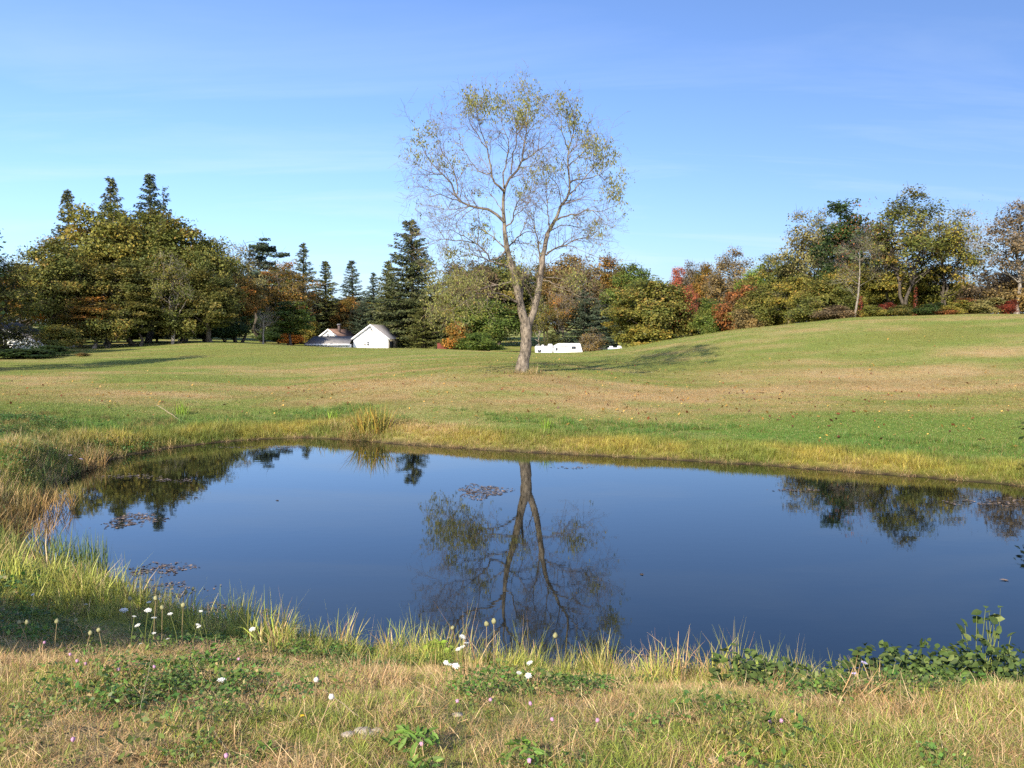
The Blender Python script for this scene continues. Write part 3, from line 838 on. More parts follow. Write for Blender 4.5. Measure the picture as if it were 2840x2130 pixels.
tree('bush3', 12, 690, 120, 84, 'dkolive', 'twiggy_bush', 'loose twiggy bush screening the white shed at the left edge', cat='bush')
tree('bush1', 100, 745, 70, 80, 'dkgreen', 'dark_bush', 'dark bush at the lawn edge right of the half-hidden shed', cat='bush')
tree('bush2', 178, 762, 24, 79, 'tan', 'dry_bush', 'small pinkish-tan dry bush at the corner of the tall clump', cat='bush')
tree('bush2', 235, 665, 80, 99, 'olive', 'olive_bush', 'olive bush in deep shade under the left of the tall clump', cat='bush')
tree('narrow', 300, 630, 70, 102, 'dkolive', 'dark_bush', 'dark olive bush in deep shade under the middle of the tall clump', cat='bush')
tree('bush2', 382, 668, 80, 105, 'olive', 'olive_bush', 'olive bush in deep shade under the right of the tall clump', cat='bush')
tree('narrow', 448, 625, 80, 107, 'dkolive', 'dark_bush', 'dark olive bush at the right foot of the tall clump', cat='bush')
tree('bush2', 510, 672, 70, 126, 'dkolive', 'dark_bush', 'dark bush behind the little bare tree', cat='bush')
tree('spruce1', 145, 408, 105, 134, 'spruce', 'spruce_tree', 'leftmost of the three conifer tops above the tall clump', group='conifers rising behind the tall clump')
tree('spruce2', 238, 382, 115, 140, 'spruce', 'spruce_tree', 'middle one of the three conifer tops above the tall clump', group='conifers rising behind the tall clump')
tree('spruce1', 322, 374, 125, 146, 'bluespruce', 'spruce_tree', 'tallest and bushiest conifer top above the tall clump', group='conifers rising behind the tall clump')
tree('spruce4', 356, 402, 70, 150, 'bluespruce', 'spruce_tree', 'thin ragged conifer top just right of the bushiest one', group='conifers rising behind the tall clump')
for q, u in enumerate((130, 180, 230, 280, 335, 390, 440, 485)):
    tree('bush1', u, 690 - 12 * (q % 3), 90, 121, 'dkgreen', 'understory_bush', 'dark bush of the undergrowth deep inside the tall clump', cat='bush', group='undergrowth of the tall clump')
# between the clump and the buildings
tree('thin2', 505, 520, 95, 132, 'greyolive', 'sparse_tree', 'sparse grey-green tree right of the tall clump', group=G_H)
tree('full3', 520, 600, 80, 127, 'mixorange', 'orange_tree', 'orange-tinged tree right of the tall clump, below the sparse grey-green one', group=G_H)
tree('pine', 566, 511, 78, 150, 'bluespruce', 'pine_tree', 'tall pine with flat layered boughs and open gaps', group=G_H)
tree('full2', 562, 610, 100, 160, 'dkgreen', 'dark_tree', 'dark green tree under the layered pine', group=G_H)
tree('full4', 606, 560, 80, 166, 'green', 'green_tree', 'green treetop between the layered pine and the spruce', group=G_H)
tree('thin1', 622, 572, 110, 140, 'mixorange', 'orange_tree', 'wispy orange-brown tree between the layered pine and the spruces', BARK_LT, group=G_H)
tree('full4', 648, 625, 50, 170, 'mixorange', 'orange_tree', 'orange tree in front of the first spruce left of the white buildings', group=G_H)
tree('spruce2', 655, 524, 78, 168, 'spruce', 'spruce_tree', 'spruce behind the wispy orange-brown tree', group=G_H)
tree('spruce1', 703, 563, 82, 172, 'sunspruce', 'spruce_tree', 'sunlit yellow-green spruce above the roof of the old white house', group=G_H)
tree('spruce2', 760, 562, 76, 174, 'bluespruce', 'spruce_tree', 'slim bluish spruce rising behind an orange treetop', group=G_H)
tree('full4', 750, 630, 50, 168, 'mixorange', 'orange_tree', 'orange treetop in front of the slim bluish spruce', group=G_H)
tree('spruce1', 738, 650, 66, 176, 'spruce', 'spruce_tree', 'dark spruce between the two white gables', group=G_H)
tree('hemlock', 780, 650, 70, 166, 'bluespruce', 'hemlock_tree', 'soft bluish evergreen behind the left eave of the white garage', group=G_H)
tree('spruce2', 806, 588, 62, 168, 'bluespruce', 'spruce_tree', 'small pointed spruce just left of the great spruce', group=G_H)
tree('spruce3', 885, 471, 150, 152, 'spruce', 'spruce_tree', 'great tall spruce with drooping boughs behind the white garage', group=G_H)
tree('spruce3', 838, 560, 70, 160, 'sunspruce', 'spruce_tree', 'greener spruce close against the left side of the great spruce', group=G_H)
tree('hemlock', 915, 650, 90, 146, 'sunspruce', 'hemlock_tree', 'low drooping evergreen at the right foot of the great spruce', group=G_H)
tree('bare1', 567, 660, 66, 112, 'tan', 'bare_tree', 'little bare pale tree alone on the lawn left of the white buildings', BARK_LT)
tree('narrow', 627, 650, 66, 124, 'green', 'green_tree', 'small green and orange tree on the lawn beside the little bare tree')
tree('bush1', 634, 716, 42, 138, 'amber', 'orange_bush', 'glowing orange bush behind the small green tree', cat='bush')
tree('bush1', 600, 705, 70, 150, 'dkgreen', 'dark_bush', 'dark bush behind the glowing orange bush', cat='bush')
tree('bush2', 668, 695, 40, 158, 'yolive', 'yellow_bush', 'yellow-green bush left of the old white house', cat='bush')
tree('full2', 690, 640, 90, 178, 'dkolive', 'dark_tree', 'dark tree filling the wood behind the sunlit spruce', group=G_H)
# behind the camper
tree('full1', 975, 640, 80, 152, 'yolive', 'yellow_green_tree', 'yellow-green tree between the great spruce and the red fence', group=G_C)
tree('full3', 1015, 568, 130, 162, 'browngrey', 'brown_tree', 'brownish tree just left of the big bare tree, behind the red fence', group=G_C)
tree('full1', 1075, 556, 120, 168, 'olive', 'olive_tree', 'olive tree behind the left stem of the big bare tree', group=G_C)
tree('full4', 1052, 632, 125, 140, 'green', 'green_tree', 'broad green tree reaching the ground right of the red fence', group=G_C)
tree('bush1', 996, 692, 54, 136, 'mixorange', 'rusty_bush', 'rusty orange bush at the end of the red fence', cat='bush')
tree('bush1', 1030, 715, 70, 133, 'green', 'green_bush', 'green bush between the rusty bush and the big bare trunk', cat='bush')
tree('full2', 1130, 570, 90, 172, 'dkgreen', 'dark_tree', 'dark green tree seen between the two stems of the big bare tree', group=G_C)
tree('full2', 1180, 562, 80, 170, 'dkolive', 'dark_tree', 'dark olive tree just right of the big bare tree stems', group=G_C)
tree('full3', 1236, 552, 120, 160, 'tan', 'brown_tree', 'rounded brown tree above the long camper', group=G_C)
tree('thin3', 1205, 625, 70, 146, 'mixorange', 'sparse_tree', 'thin tree with pale stems and orange leaves behind the long camper', BARK_LT, group=G_C)
tree('thin3', 1163, 640, 50, 142, 'yolive', 'sparse_tree', 'thin pale-stemmed tree right behind the big bare trunk', BARK_LT, group=G_C)
tree('hemlock', 1262, 625, 120, 146, 'bluespruce', 'hemlock_tree', 'broad dark hemlock with layered boughs behind the long camper', group=G_C)
tree('hemlock', 1310, 640, 90, 152, 'bluespruce', 'hemlock_tree', 'darkest hemlock in the shade left of the round olive tree', group=G_C)
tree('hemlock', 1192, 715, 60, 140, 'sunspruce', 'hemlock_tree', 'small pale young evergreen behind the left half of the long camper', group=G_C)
tree('bush3', 1275, 712, 46, 134, 'tan', 'dry_bush', 'pale twiggy bush at the front end of the long camper', BARK_LT, cat='bush')
tree('full1', 1322, 562, 90, 166, 'mixorange', 'rusty_tree', 'rust-tinged treetop right of the rounded brown tree', group=G_C)
tree('full2', 1372, 560, 90, 152, 'green', 'green_tree', 'green treetop above the round olive tree', group=G_C)
tree('full4', 1422, 588, 150, 120, 'olive', 'olive_tree', 'big round olive tree where the lawn starts to rise', group=G_RC)
tree('narrow', 1358, 630, 60, 124, 'yolive', 'yellow_green_tree', 'orange-yellow edge tree at the left of the big round olive tree', group=G_RC)
tree('bush1', 1400, 700, 100, 116, 'yolive', 'yellow_bush', 'yellow-green bush at the foot of the big round olive tree', cat='bush')
tree('narrow', 1464, 575, 34, 142, 'red', 'red_tree', 'bright red maple top above the woods', group=G_RC)
tree('thin3', 1488, 612, 34, 119, 'red', 'red_tree', 'thin coral-red sapling below the bright red maple', group=G_RC)
tree('thin3', 1500, 562, 80, 160, 'browngrey', 'sparse_tree', 'wispy bare-topped tree right of the red maple', BARK_LT, group=G_RC)
tree('full1', 1530, 576, 66, 142, 'mixorange', 'orange_tree', 'orange treetop right of the bright red maple', group=G_RC)
tree('full2', 1510, 640, 90, 122, 'green', 'green_tree', 'dark green tree under the orange treetop', group=G_RC)
tree('thin1', 1580, 546, 100, 132, 'tan', 'tan_tree', 'tan sparse tree with pale limbs fanning upward', BARK_LT, group=G_RC)
tree('full4', 1548, 640, 80, 108, 'green', 'green_tree', 'green bushy tree at the lawn edge left of the rust-red shrub', group=G_RC)
tree('bush2', 1600, 622, 80, 104, 'rust', 'rusty_bush', 'large rust-red shrub at the lawn edge', cat='bush')
tree('full2', 1630, 566, 70, 122, 'lime', 'green_tree', 'bright green treetop beside the tan sparse tree', group=G_RC)
tree('full3', 1692, 550, 110, 108, 'olive', 'olive_tree', 'olive tree left of the tall hill-crest trees', group=G_RC)
tree('full4', 1652, 615, 110, 98, 'olive', 'olive_tree', 'olive bushy tree down to the grass right of the rust-red shrub', group=G_RC)
tree('thin3', 1704, 610, 70, 94, 'olive', 'sparse_tree', 'slender leaning tree with pale double trunk at the lawn edge', BARK_LT, group=G_RC)
tree('bush2', 1612, 670, 60, 96, 'tan', 'dry_bush', 'pale tan bush below the rust-red shrub', cat='bush')
tree('full4', 1735, 585, 100, 93, 'yolive', 'yellow_green_tree', 'yellow-green tree left of the nearly bare brown tree', group=G_RC)
# hill crest
tree('thin2', 1765, 440, 125, 102, 'greyolive', 'sparse_tree', 'airy grey-green tree sloping up to the dark green top on the hill', group=G_R)
tree('narrow', 1828, 430, 86, 94, 'dkgreen', 'green_tree', 'dense dark green treetop on the hill crest', group=G_R)
tree('bare3', 1850, 470, 150, 81, 'rust', 'bare_brown_tree', 'nearly bare brown tree with a pale forked trunk on the hill crest', BARK_LT, group=G_R)
tree('thin2', 1908, 462, 90, 97, 'greyolive', 'sparse_tree', 'thin grey-green tree between the bare brown tree and the tallest tree', group=G_R)
tree('thin1', 1962, 420, 150, 86, 'olive', 'sparse_tree', 'tallest airy olive tree with a dark trunk on the hill crest', group=G_R)
tree('thin2', 2052, 445, 120, 88, 'yolive', 'sparse_tree', 'airy yellow-olive tree right of the tallest one on the hill', group=G_R)
tree('bare2', 2085, 440, 130, 92, 'tan', 'bare_tree', 'dead bare limbs rising behind the airy yellow-olive tree', BARK_LT, group=G_R)
tree('thin3', 2205, 430, 140, 80, 'browngrey', 'sparse_tree', 'brown airy tree with a pale leaning trunk at the right edge', BARK_LT, group=G_R)
tree('full4', 1785, 590, 110, 88, 'olive', 'olive_tree', 'olive bushy tree left behind the nearly bare brown tree', group=G_R)
tree('full2', 1835, 560, 90, 90, 'yolive', 'yellow_green_tree', 'yellow-green tree low behind the nearly bare brown tree', group=G_R)
tree('full3', 1925, 575, 110, 89, 'yolive', 'yellow_green_tree', 'yellow-green tree at the left foot of the tallest hill tree', group=G_R)
tree('full4', 2010, 560, 110, 91, 'yolive', 'yellow_green_tree', 'yellow-green tree at the right foot of the tallest hill tree', group=G_R)
tree('full4', 2070, 600, 90, 90, 'olive', 'olive_tree', 'low olive tree under the dead bare limbs', group=G_R)
tree('bush3', 2120, 600, 90, 84, 'browngrey', 'twiggy_bush', 'brown twiggy bush in the gap near the right edge', cat='bush')
tree('bush3', 2165, 560, 110, 86, 'browngrey', 'twiggy_bush', 'tall brown twiggy bush in front of the right-edge tree', cat='bush')
tree('bush2', 2200, 600, 90, 82, 'tan', 'dry_bush', 'tan bush at the right edge of the hill crest', cat='bush')
tree('bush2', 2095, 645, 60, 82, 'rust', 'rusty_bush', 'dull rust-red bush right of the low olive tree on the crest', cat='bush')
for u, top, w, D, mt, nm, lb in [
    (1752, 650, 70, 84, 'olive', 'olive_bush', 'olive bush on the hill crest left of the nearly bare brown tree'),
    (1805, 660, 70, 82, 'browngrey', 'twiggy_bush', 'grey-brown bush left of the red-vined trunk'),
    (1885, 660, 50, 79, 'yolive', 'yellow_bush', 'yellow-green bush just right of the red-vined pale trunk'),
    (1912, 655, 36, 80, 'crimson', 'red_bush', 'small crimson bush between the two vine-clad trunks'),
    (1945, 658, 50, 79, 'dkolive', 'dark_bush', 'dark bush left of the vine-clad dark trunk'),
    (2010, 655, 60, 80, 'dkgreen', 'dark_bush', 'dark green bush right of the vine-clad dark trunk'),
    (2045, 664, 40, 79, 'rust', 'red_bush', 'low reddish bush on the hill crest under the airy yellow-olive tree'),
    (2068, 650, 50, 79, 'yolive', 'yellow_bush', 'low yellow bush on the hill crest under the dead limbs'),
    (2130, 645, 70, 79, 'greyolive', 'grey_bush', 'grey-green bush on the crest near the right edge'),
    (2180, 648, 36, 78, 'crimson', 'red_bush', 'crimson-tinged bush at the foot of the right-edge tree')]:
    tree('bush2', u, top, w, D, mt, nm, lb, cat='bush')
# crimson creepers round two trunks
def creeper(u, v0, v1, D, seed, label):
    rs = np.random.RandomState(seed)
    p = at(u * S, v1 * S, D); z0 = gz(p[0], D); H = at(u * S, v0 * S, D)[2] - z0
    n = 260
    z = rs.rand(n) ** 1.6 * H; a = rs.rand(n) * 6.283; r = 0.14 + 0.16 * rs.rand(n) * (1.4 - z / H)
    C = np.stack([r * np.cos(a), r * np.sin(a), z], 1)
    V, q = leaf_quads(C, nrm(np.stack([np.cos(a), np.sin(a), 0.4 + 0 * a], 1)), np.full(n, .14), np.full(n, .10), rs)
    o = empty('red_creeper', (p[0], D - 0.15, z0))
    ob('foliage', mesh_np('creeper', V, [q], {'lc': ('FLOAT_COLOR', lc_attr(n, rs.rand(n), rs))}), LM['crimson'], o)
    sp = np.stack([0.15 * np.cos(np.linspace(0, 9, 12)), 0.15 * np.sin(np.linspace(0, 9, 12)), np.linspace(0, H, 12)], 1)
    Vt, qt = tubes(sp[None], np.full((1, 12), .015), 4)
    ob('stem', mesh_np('creeper_stem', Vt, [qt]), BARK_DK, o)
    tag(o, label, 'creeper')
creeper(1857, 640, 684, 80.6, 5, 'crimson creeper on the pale forked trunk on the hill')
creeper(1975, 620, 684, 85.4, 6, 'crimson creeper on the dark trunk of the tallest hill tree')
# trees of the wood behind, only slivers show between the nearer ones
for q, (u, top, D, mt) in enumerate([(-30, 600, 150, 'olive'), (60, 610, 150, 'dkolive'), (160, 560, 160, 'dkolive'), (260, 540, 165, 'olive'), (360, 550, 160, 'dkolive'), (450, 590, 160, 'olive'),
                                     (520, 640, 190, 'dkolive'), (590, 630, 195, 'dkgreen'), (650, 640, 200, 'dkolive'), (720, 640, 200, 'dkgreen'), (790, 640, 195, 'dkolive'), (860, 630, 195, 'dkgreen'),
                                     (930, 640, 190, 'olive'), (1000, 620, 190, 'dkolive'), (1070, 610, 195, 'dkgreen'), (1140, 610, 190, 'dkolive'), (1210, 610, 190, 'dkolive'), (1290, 600, 190, 'dkolive'),
                                     (1360, 600, 185, 'olive'), (1430, 600, 170, 'dkolive'), (1500, 600, 165, 'olive'), (1570, 600, 155, 'dkolive'), (1640, 600, 145, 'olive'), (1710, 600, 130, 'dkolive'),
                                     (1780, 580, 120, 'olive'), (1850, 570, 115, 'dkolive'), (1930, 590, 112, 'olive'), (2010, 600, 112, 'dkolive'), (2250, 590, 105, 'dkolive')]):
    tree(('full1', 'full2', 'full3', 'full4')[q % 4], u, top, 110 * 170 / D, D, mt, 'wood_tree', 'darker tree of the wood behind, glimpsed between the nearer trees', group='trees deep in the wood')
# at and beyond the left edge
plant_at('thin2', -37.5, 55.0, 13.0, 4.6, 'dkgreen', BARK_DK, 'dark_tree', 'dark-leaved tree with bare upper twigs cut by the left edge of the picture')
plant_at('full2', -45.0, 46.0, 11.0, 4.2, 'dkolive', BARK_DK, 'dark_tree', 'tree outside the left edge whose shadow crosses the lawn')
for qx, qy, qh in ((-53.5, 75, 14), (-58, 86, 16), (-62.5, 95, 15)):
    plant_at('full2', qx, qy, qh, 4.6, 'dkolive', BARK_DK, 'dark_tree', 'tree outside the left edge shading the foot of the tall clump', group='trees outside the left edge')
plant_at('bush1', -18.4, 17.6, 3.4, 2.2, 'green', BARK_DK, 'green_bush', 'bush outside the left edge shading the bank by the pond', 'bush')
plant_at('bush1', -6.3, 3.2, 2.3, 1.6, 'green', BARK_DK, 'green_bush', 'bush outside the left edge shading the near bank', 'bush')
plant_at('bush1', 13.45, 17.6, 2.5, 2.0, 'dkgreen', BARK_DK, 'evergreen_shrub', 'dark evergreen shrub cut by the right edge beside the pond', 'shrub')

# ------------------------------------------------------------------ the big half-bare tree
HD = 40.0
def c3(x, y, dd=0.0): return at(1050 + x / 2.765, 230 + y / 2.765, HD + dd)
def c4(x, y, dd=0.0): return at(1250 + x / 2.765, 650 + y / 2.765, HD + dd)
base = c4(548, 1045); gzb = gz(base[0], HD)
HERO = empty('half_bare_tree', (base[0], HD, gzb - 0.1))
tag(HERO, 'big half-bare tree with a forked pale trunk alone above the pond', 'tree')
org = np.array((base[0], HD, gzb - 0.1))
limbs = []   # (points, r0, r1)
def limb(f, pts, r0, r1, dd=0.0, d0=0.0):
    n = len(pts)
    P = np.array([f(x, y, d0 + (dd - d0) * (k / max(n - 1, 1)) ** 1.1) for k, (x, y) in enumerate(pts)])
    limbs.append((P, r0, r1))
limb(c4, [(545, 1075), (552, 1000), (572, 900), (582, 800), (578, 700), (570, 640)], .31, .25)
limb(c4, [(578, 690), (548, 600), (520, 470), (485, 310), (440, 150), (415, 0)], .22, .115, -.4)
limb(c4, [(585, 720), (620, 640), (655, 520), (680, 400), (695, 280), (715, 130), (742, 0)], .19, .11, .5)
limb(c4, [(540, 560), (545, 480), (552, 350), (556, 262)], .09, .05, .5)
limb(c3, [(968, 1160), (962, 1040), (955, 900), (965, 820), (1000, 740), (1060, 680), (1100, 600), (1115, 480), (1140, 330), (1150, 200), (1170, 80)], .115, .012, .8, -.4)
limb(c3, [(960, 830), (930, 800), (880, 750), (860, 640), (825, 480), (780, 350), (750, 190)], .07, .01, -1.6, -.3)
limb(c3, [(960, 800), (955, 700), (985, 580), (1000, 450), (960, 350), (900, 130)], .05, .01, 1.2, -.2)
limb(c3, [(1015, 700), (1022, 580), (1060, 450), (1050, 320), (1030, 180)], .045, .01, -1.5, 0)
limb(c3, [(1100, 600), (1200, 540), (1290, 470), (1340, 400)], .045, .01, 1.2, .3)
limb(c3, [(1080, 650), (1160, 640), (1240, 600)], .03, .008, -1.4, .3)
limb(c3, [(962, 1065), (900, 1010), (820, 970), (720, 945), (640, 920), (590, 870), (560, 780), (490, 700), (400, 600), (330, 480), (300, 370)], .09, .010, -1.8, -.4)
limb(c3, [(595, 870), (610, 800), (560, 640), (480, 520), (430, 350)], .04, .008, .4, -1.4)
limb(c3, [(640, 918), (540, 880), (450, 840), (350, 790)], .035, .008, -2.4, -1.3)
limb(c3, [(700, 940), (580, 970), (480, 960), (400, 940)], .03, .008, -.2, -1.2)
limb(c3, [(490, 700), (400, 690), (320, 640), (260, 600)], .025, .007, -2.6, -1.6)
limb(c3, [(860, 690), (800, 690), (720, 620), (640, 480), (600, 350)], .035, .008, 1.0, -.8)
limb(c3, [(830, 500), (760, 400), (700, 300), (690, 170)], .03, .008, -2.4, -1.2)
limb(c3, [(955, 1000), (900, 900), (850, 840), (840, 760)], .03, .008, 1.8, -.4)
limb(c3, [(1293, 1161), (1340, 1080), (1380, 1000), (1400, 930), (1450, 880), (1465, 780), (1450, 620), (1460, 500), (1490, 400), (1510, 250), (1520, 190)], .11, .010, 1.2, .5)
limb(c3, [(1370, 1050), (1450, 1015), (1530, 1010), (1600, 970), (1700, 985), (1850, 930)], .055, .008, -1.4, .6)
limb(c3, [(1465, 800), (1490, 750), (1600, 730), (1700, 700), (1800, 620)], .05, .008, 2.0, .8)
limb(c3, [(1455, 860), (1530, 790), (1600, 700), (1700, 600), (1720, 500)], .045, .008, -.8, .8)
limb(c3, [(1455, 640), (1540, 560), (1610, 490), (1650, 420)], .04, .008, 1.8, 1)
limb(c3, [(1460, 520), (1420, 420), (1400, 300), (1420, 160)], .035, .008, .2, 1)
limb(c3, [(1285, 1320), (1340, 1275), (1450, 1235), (1520, 1200), (1620, 1180), (1720, 1100)], .055, .008, 2.4, .4)
limb(c3, [(1290, 1300), (1420, 1245), (1560, 1290), (1680, 1340)], .03, .007, -1.6, .4)
limb(c3, [(1310, 1140), (1420, 1090), (1560, 1120), (1700, 1190)], .035, .007, 1.4, .5)
limb(c3, [(1400, 930), (1380, 800), (1300, 700), (1260, 580)], .035, .008, -1.2, .7)
limb(c3, [(1310, 1130), (1300, 1000), (1290, 880), (1280, 730)], .045, .008, 2.2, .5)
limb(c3, [(1240, 1400), (1220, 1200), (1190, 1080), (1200, 950), (1260, 860)], .05, .008, -1.0, .4)
limb(c3, [(975, 1280), (1060, 1190), (1140, 1140), (1220, 1160)], .055, .01, 1.8, -.3)
limb(c3, [(960, 1110), (1030, 1050), (1050, 950), (1100, 890), (1220, 880)], .05, .008, -1.8, -.3)
limb(c3, [(1040, 1020), (1120, 960), (1180, 890)], .03, .008, .8, -1)
limb(c3, [(972, 1290), (930, 1330), (860, 1362), (830, 1310), (740, 1230), (600, 1210), (480, 1195), (370, 1230)], .065, .008, -2.2, -.4)
limb(c3, [(975, 1270), (890, 1190), (800, 1130), (700, 1080), (620, 1060)], .045, .008, 1.6, -.4)
limb(c3, [(740, 1230), (650, 1170), (560, 1130), (460, 1060)], .03, .007, -3.0, -1.4)
limb(c3, [(985, 1400), (900, 1380), (760, 1330), (640, 1330), (520, 1400), (460, 1330)], .045, .007, .8, -.3)
limb(c4, [(465, 365), (380, 380), (270, 410), (150, 440), (20, 500), (-60, 600)], .05, .008, -1.6, -.3)
limb(c4, [(522, 530), (460, 490), (370, 455), (280, 455), (200, 460), (100, 520), (0, 590)], .055, .008, -2.6, -.2)
limb(c4, [(300, 400), (200, 340), (100, 360), (0, 380)], .03, .007, .6, -1.0)
limb(c4, [(440, 250), (350, 210), (240, 220), (120, 290), (40, 300)], .04, .007, 1.8, -.3)
limb(c4, [(690, 360), (750, 358), (800, 400), (880, 420), (1000, 490)], .04, .007, -1.8, .4)
limb(c4, [(700, 330), (850, 340), (960, 370), (1060, 430)], .035, .007, 1.6, .4)
limb(c4, [(640, 560), (600, 420), (660, 380), (640, 300)], .03, .008, -.8, .2)
rs = np.random.RandomState(77)
K = 14
LP = np.array([resample(P, K) for P, a, b in limbs])
wob = rs.normal(size=LP.shape) * 0.018; wob[:, 0] = 0; wob[:6] *= 0.5
LP = LP + wob - org
tt = np.linspace(0, 1, K)
LR = np.array([a + (b - a) * tt ** 0.8 for P, a, b in limbs]) * np.array([1, .95, .95, .9] + [.84] * (len(limbs) - 4))[:, None]
LR[0] = np.where(tt < 0.16, LR[0] * (1 + 0.5 * (1 - tt / 0.16) ** 2), LR[0])
LR[:3] *= 1 + 0.05 * rs.normal(size=(3, K))
Vt, qt = join([tubes(LP[:4], LR[:4], 14), tubes(LP[4:], LR[4:], 7)])
trunk_o = ob('trunk', mesh_np('hero_trunk', Vt, [qt], smooth_shade=True), BARK_HERO, HERO)
# side branches, then twigs
def sprout(Ps, Rs, counts, lens, up, spread, K2, rs, start=0.15):
    oP, oR = [], []
    for P, R_, n, ln in zip(Ps, Rs, counts, lens):
        t = np.linspace(0, 1, len(P))
        for q in range(n):
            f = start + (1 - start) * rs.rand() ** 0.8
            a = np.array([np.interp(f, t, P[:, i]) for i in range(3)]); r0 = np.interp(f, t, R_)
            k = min(int(f * (len(P) - 1)), len(P) - 2); ax = nrm(P[k + 1] - P[k])
            side = nrm(np.cross(ax, rs.normal(size=3)))
            d = nrm(ax * 0.65 + side * spread + np.array((0, 0, up)))
            l = ln * rs.uniform(.5, 1.15)
            s = np.linspace(0, 1, K2)[:, None]
            cv = rs.normal(size=3) * 0.16 * l
            pp = a + d * l * s + cv * s ** 2 + rs.normal(size=(K2, 3)) * 0.02 * l * s
            oP.append(pp); oR.append(np.linspace(min(r0 * .75, 0.010 * l + .005), 0.004, K2))
    return np.array(oP), np.array(oR)
lens = [np.linalg.norm(np.diff(P, axis=0), axis=1).sum() for P in LP]
c_cnt = [0, 3, 3, 3] + [int(3 + l * 2.6) for l in lens[4:]]
B1, R1 = sprout(LP, LR, c_cnt, [1.4] * 4 + [min(1.5, 0.7 + 0.2 * l) for l in lens[4:]], .22, .85, 7, rs)
B2, R2 = sprout(B1, R1, [6] * len(B1), [0.80] * len(B1), .12, .8, 5, rs, .1)
B3, R3 = sprout(B2, R2, [2] * len(B2), [0.42] * len(B2), .05, .8, 4, rs, .2)
Vb, qb = join([tubes(B1, R1, 4), tubes(B2, R2, 3), tubes(B3, R3, 3)])
ob('branches', mesh_np('hero_branches', Vb, [qb], smooth_shade=True), TWIG_HERO, HERO)
# leaves hang where the photograph still has them: the top, the right rim, the lower left
E = np.concatenate([B2[:, 2], B2[:, 3], B2[:, 4], B3[:, 2], B3[:, 3]])
Wp = E + org
# pixel position in the c3 crop
kx = Wp[:, 0] / Wp[:, 1]; kz = (Wp[:, 2] - CAMZ) / Wp[:, 1]
uu = 1420 + F * kx; vv = HORIZON - F * kz
cx = (uu - 1050) * 2.765; cy = (vv - 230) * 2.765
den = 0.016 + 0 * cx
for bx, by, sx, sy, a in [(330, 420, 90, 90, .8), (300, 560, 80, 60, .5), (720, 170, 80, 80, .8), (880, 190, 100, 90, .8), (1150, 150, 90, 120, .95), (1080, 290, 120, 60, .6), (1420, 180, 60, 90, .7), (1500, 300, 80, 100, 1.0),
                          (1650, 480, 90, 90, .6), (1720, 600, 120, 110, .8), (1820, 780, 90, 120, 1.0), (1850, 900, 60, 80, .8), (1500, 620, 150, 120, .25), (1250, 680, 150, 120, .18), (560, 630, 120, 60, .3),
                          (820, 1130, 130, 100, .55), (960, 1180, 60, 120, .45), (1090, 810, 70, 60, .35), (820, 850, 70, 50, .35), (600, 1350, 130, 80, .5), (950, 1330, 90, 90, .6),
                          (650, 1560, 260, 150, .9), (350, 1620, 200, 140, .8), (1000, 1480, 120, 120, .5), (500, 1800, 260, 150, .55), (1450, 1500, 180, 80, .4), (1650, 1130, 80, 60, .3), (1220, 1250, 50, 60, .4), (950, 250, 300, 70, .3)]:
    den = np.maximum(den, a * np.exp(-((cx - bx) / sx) ** 2 - ((cy - by) / sy) ** 2))
keep = rs.rand(len(E)) < np.minimum(den * 1.25, 1)
E = np.repeat(E[keep], 4, 0)
E = E + rs.normal(size=E.shape) * 0.07
n = len(E)
nn = nrm(rs.normal(size=(n, 3)) * np.array((1, 1, .4)))
Ll = rs.uniform(.08, .145, n)
E[:, 2] -= Ll * .4
Vl, ql = leaf_quads(E, nn, Ll, Ll * .42, rs, droop=1.1)
ob('crown', mesh_np('hero_leaves', Vl, [ql], {'lc': ('FLOAT_COLOR', lc_attr(n, rs.rand(n), rs))}), LM['hero'], HERO)

# ------------------------------------------------------------------ buildings, fence, campers
def part(name, geo, mat, parent):
    V, q = geo
    return ob(name, mesh_np(name, V, [q]), mat, parent)
def gable(parent, W, Dp, ze, za, mat, roofmat, oh=0.3, oe=0.3, th=0.12):
    """gable building: local x along the front, y = depth, z from the ground"""
    h = W / 2
    V = np.array([(-h, 0, 0), (h, 0, 0), (h, 0, ze), (0, 0, za), (-h, 0, ze), (-h, Dp, 0), (h, Dp, 0), (h, Dp, ze), (0, Dp, za), (-h, Dp, ze)], float)
    me = bpy.data.meshes.new('wall')
    me.from_pydata(V.tolist(), [], [(0, 1, 2, 3, 4), (9, 8, 7, 6, 5), (1, 6, 7, 2), (5, 0, 4, 9), (0, 5, 6, 1)])
    ob('wall', me, mat, parent)
    sl = (za - ze) / h
    rf = []
    for sgn in (-1, 1):
        e = sgn * (h + oe); zeo = ze - sl * oe
        a = [(0, -oh, za + .01), (e, -oh, zeo + .01), (e, Dp + oh, zeo + .01), (0, Dp + oh, za + .01)]
        b = [(x, y, z + th) for x, y, z in a]
        r = part('roof', hexa(a, b), roofmat, parent)
        rf.append(r)
        a = [(0, -oh - .03, za - .14), (e, -oh - .03, zeo - .14), (e, -oh - .005, zeo - .14), (0, -oh - .005, za - .14)]
        b = [(x, y, z + .30) for x, y, z in a]
        part('rake_board', hexa(a, b), WHITE, parent)
    return rf
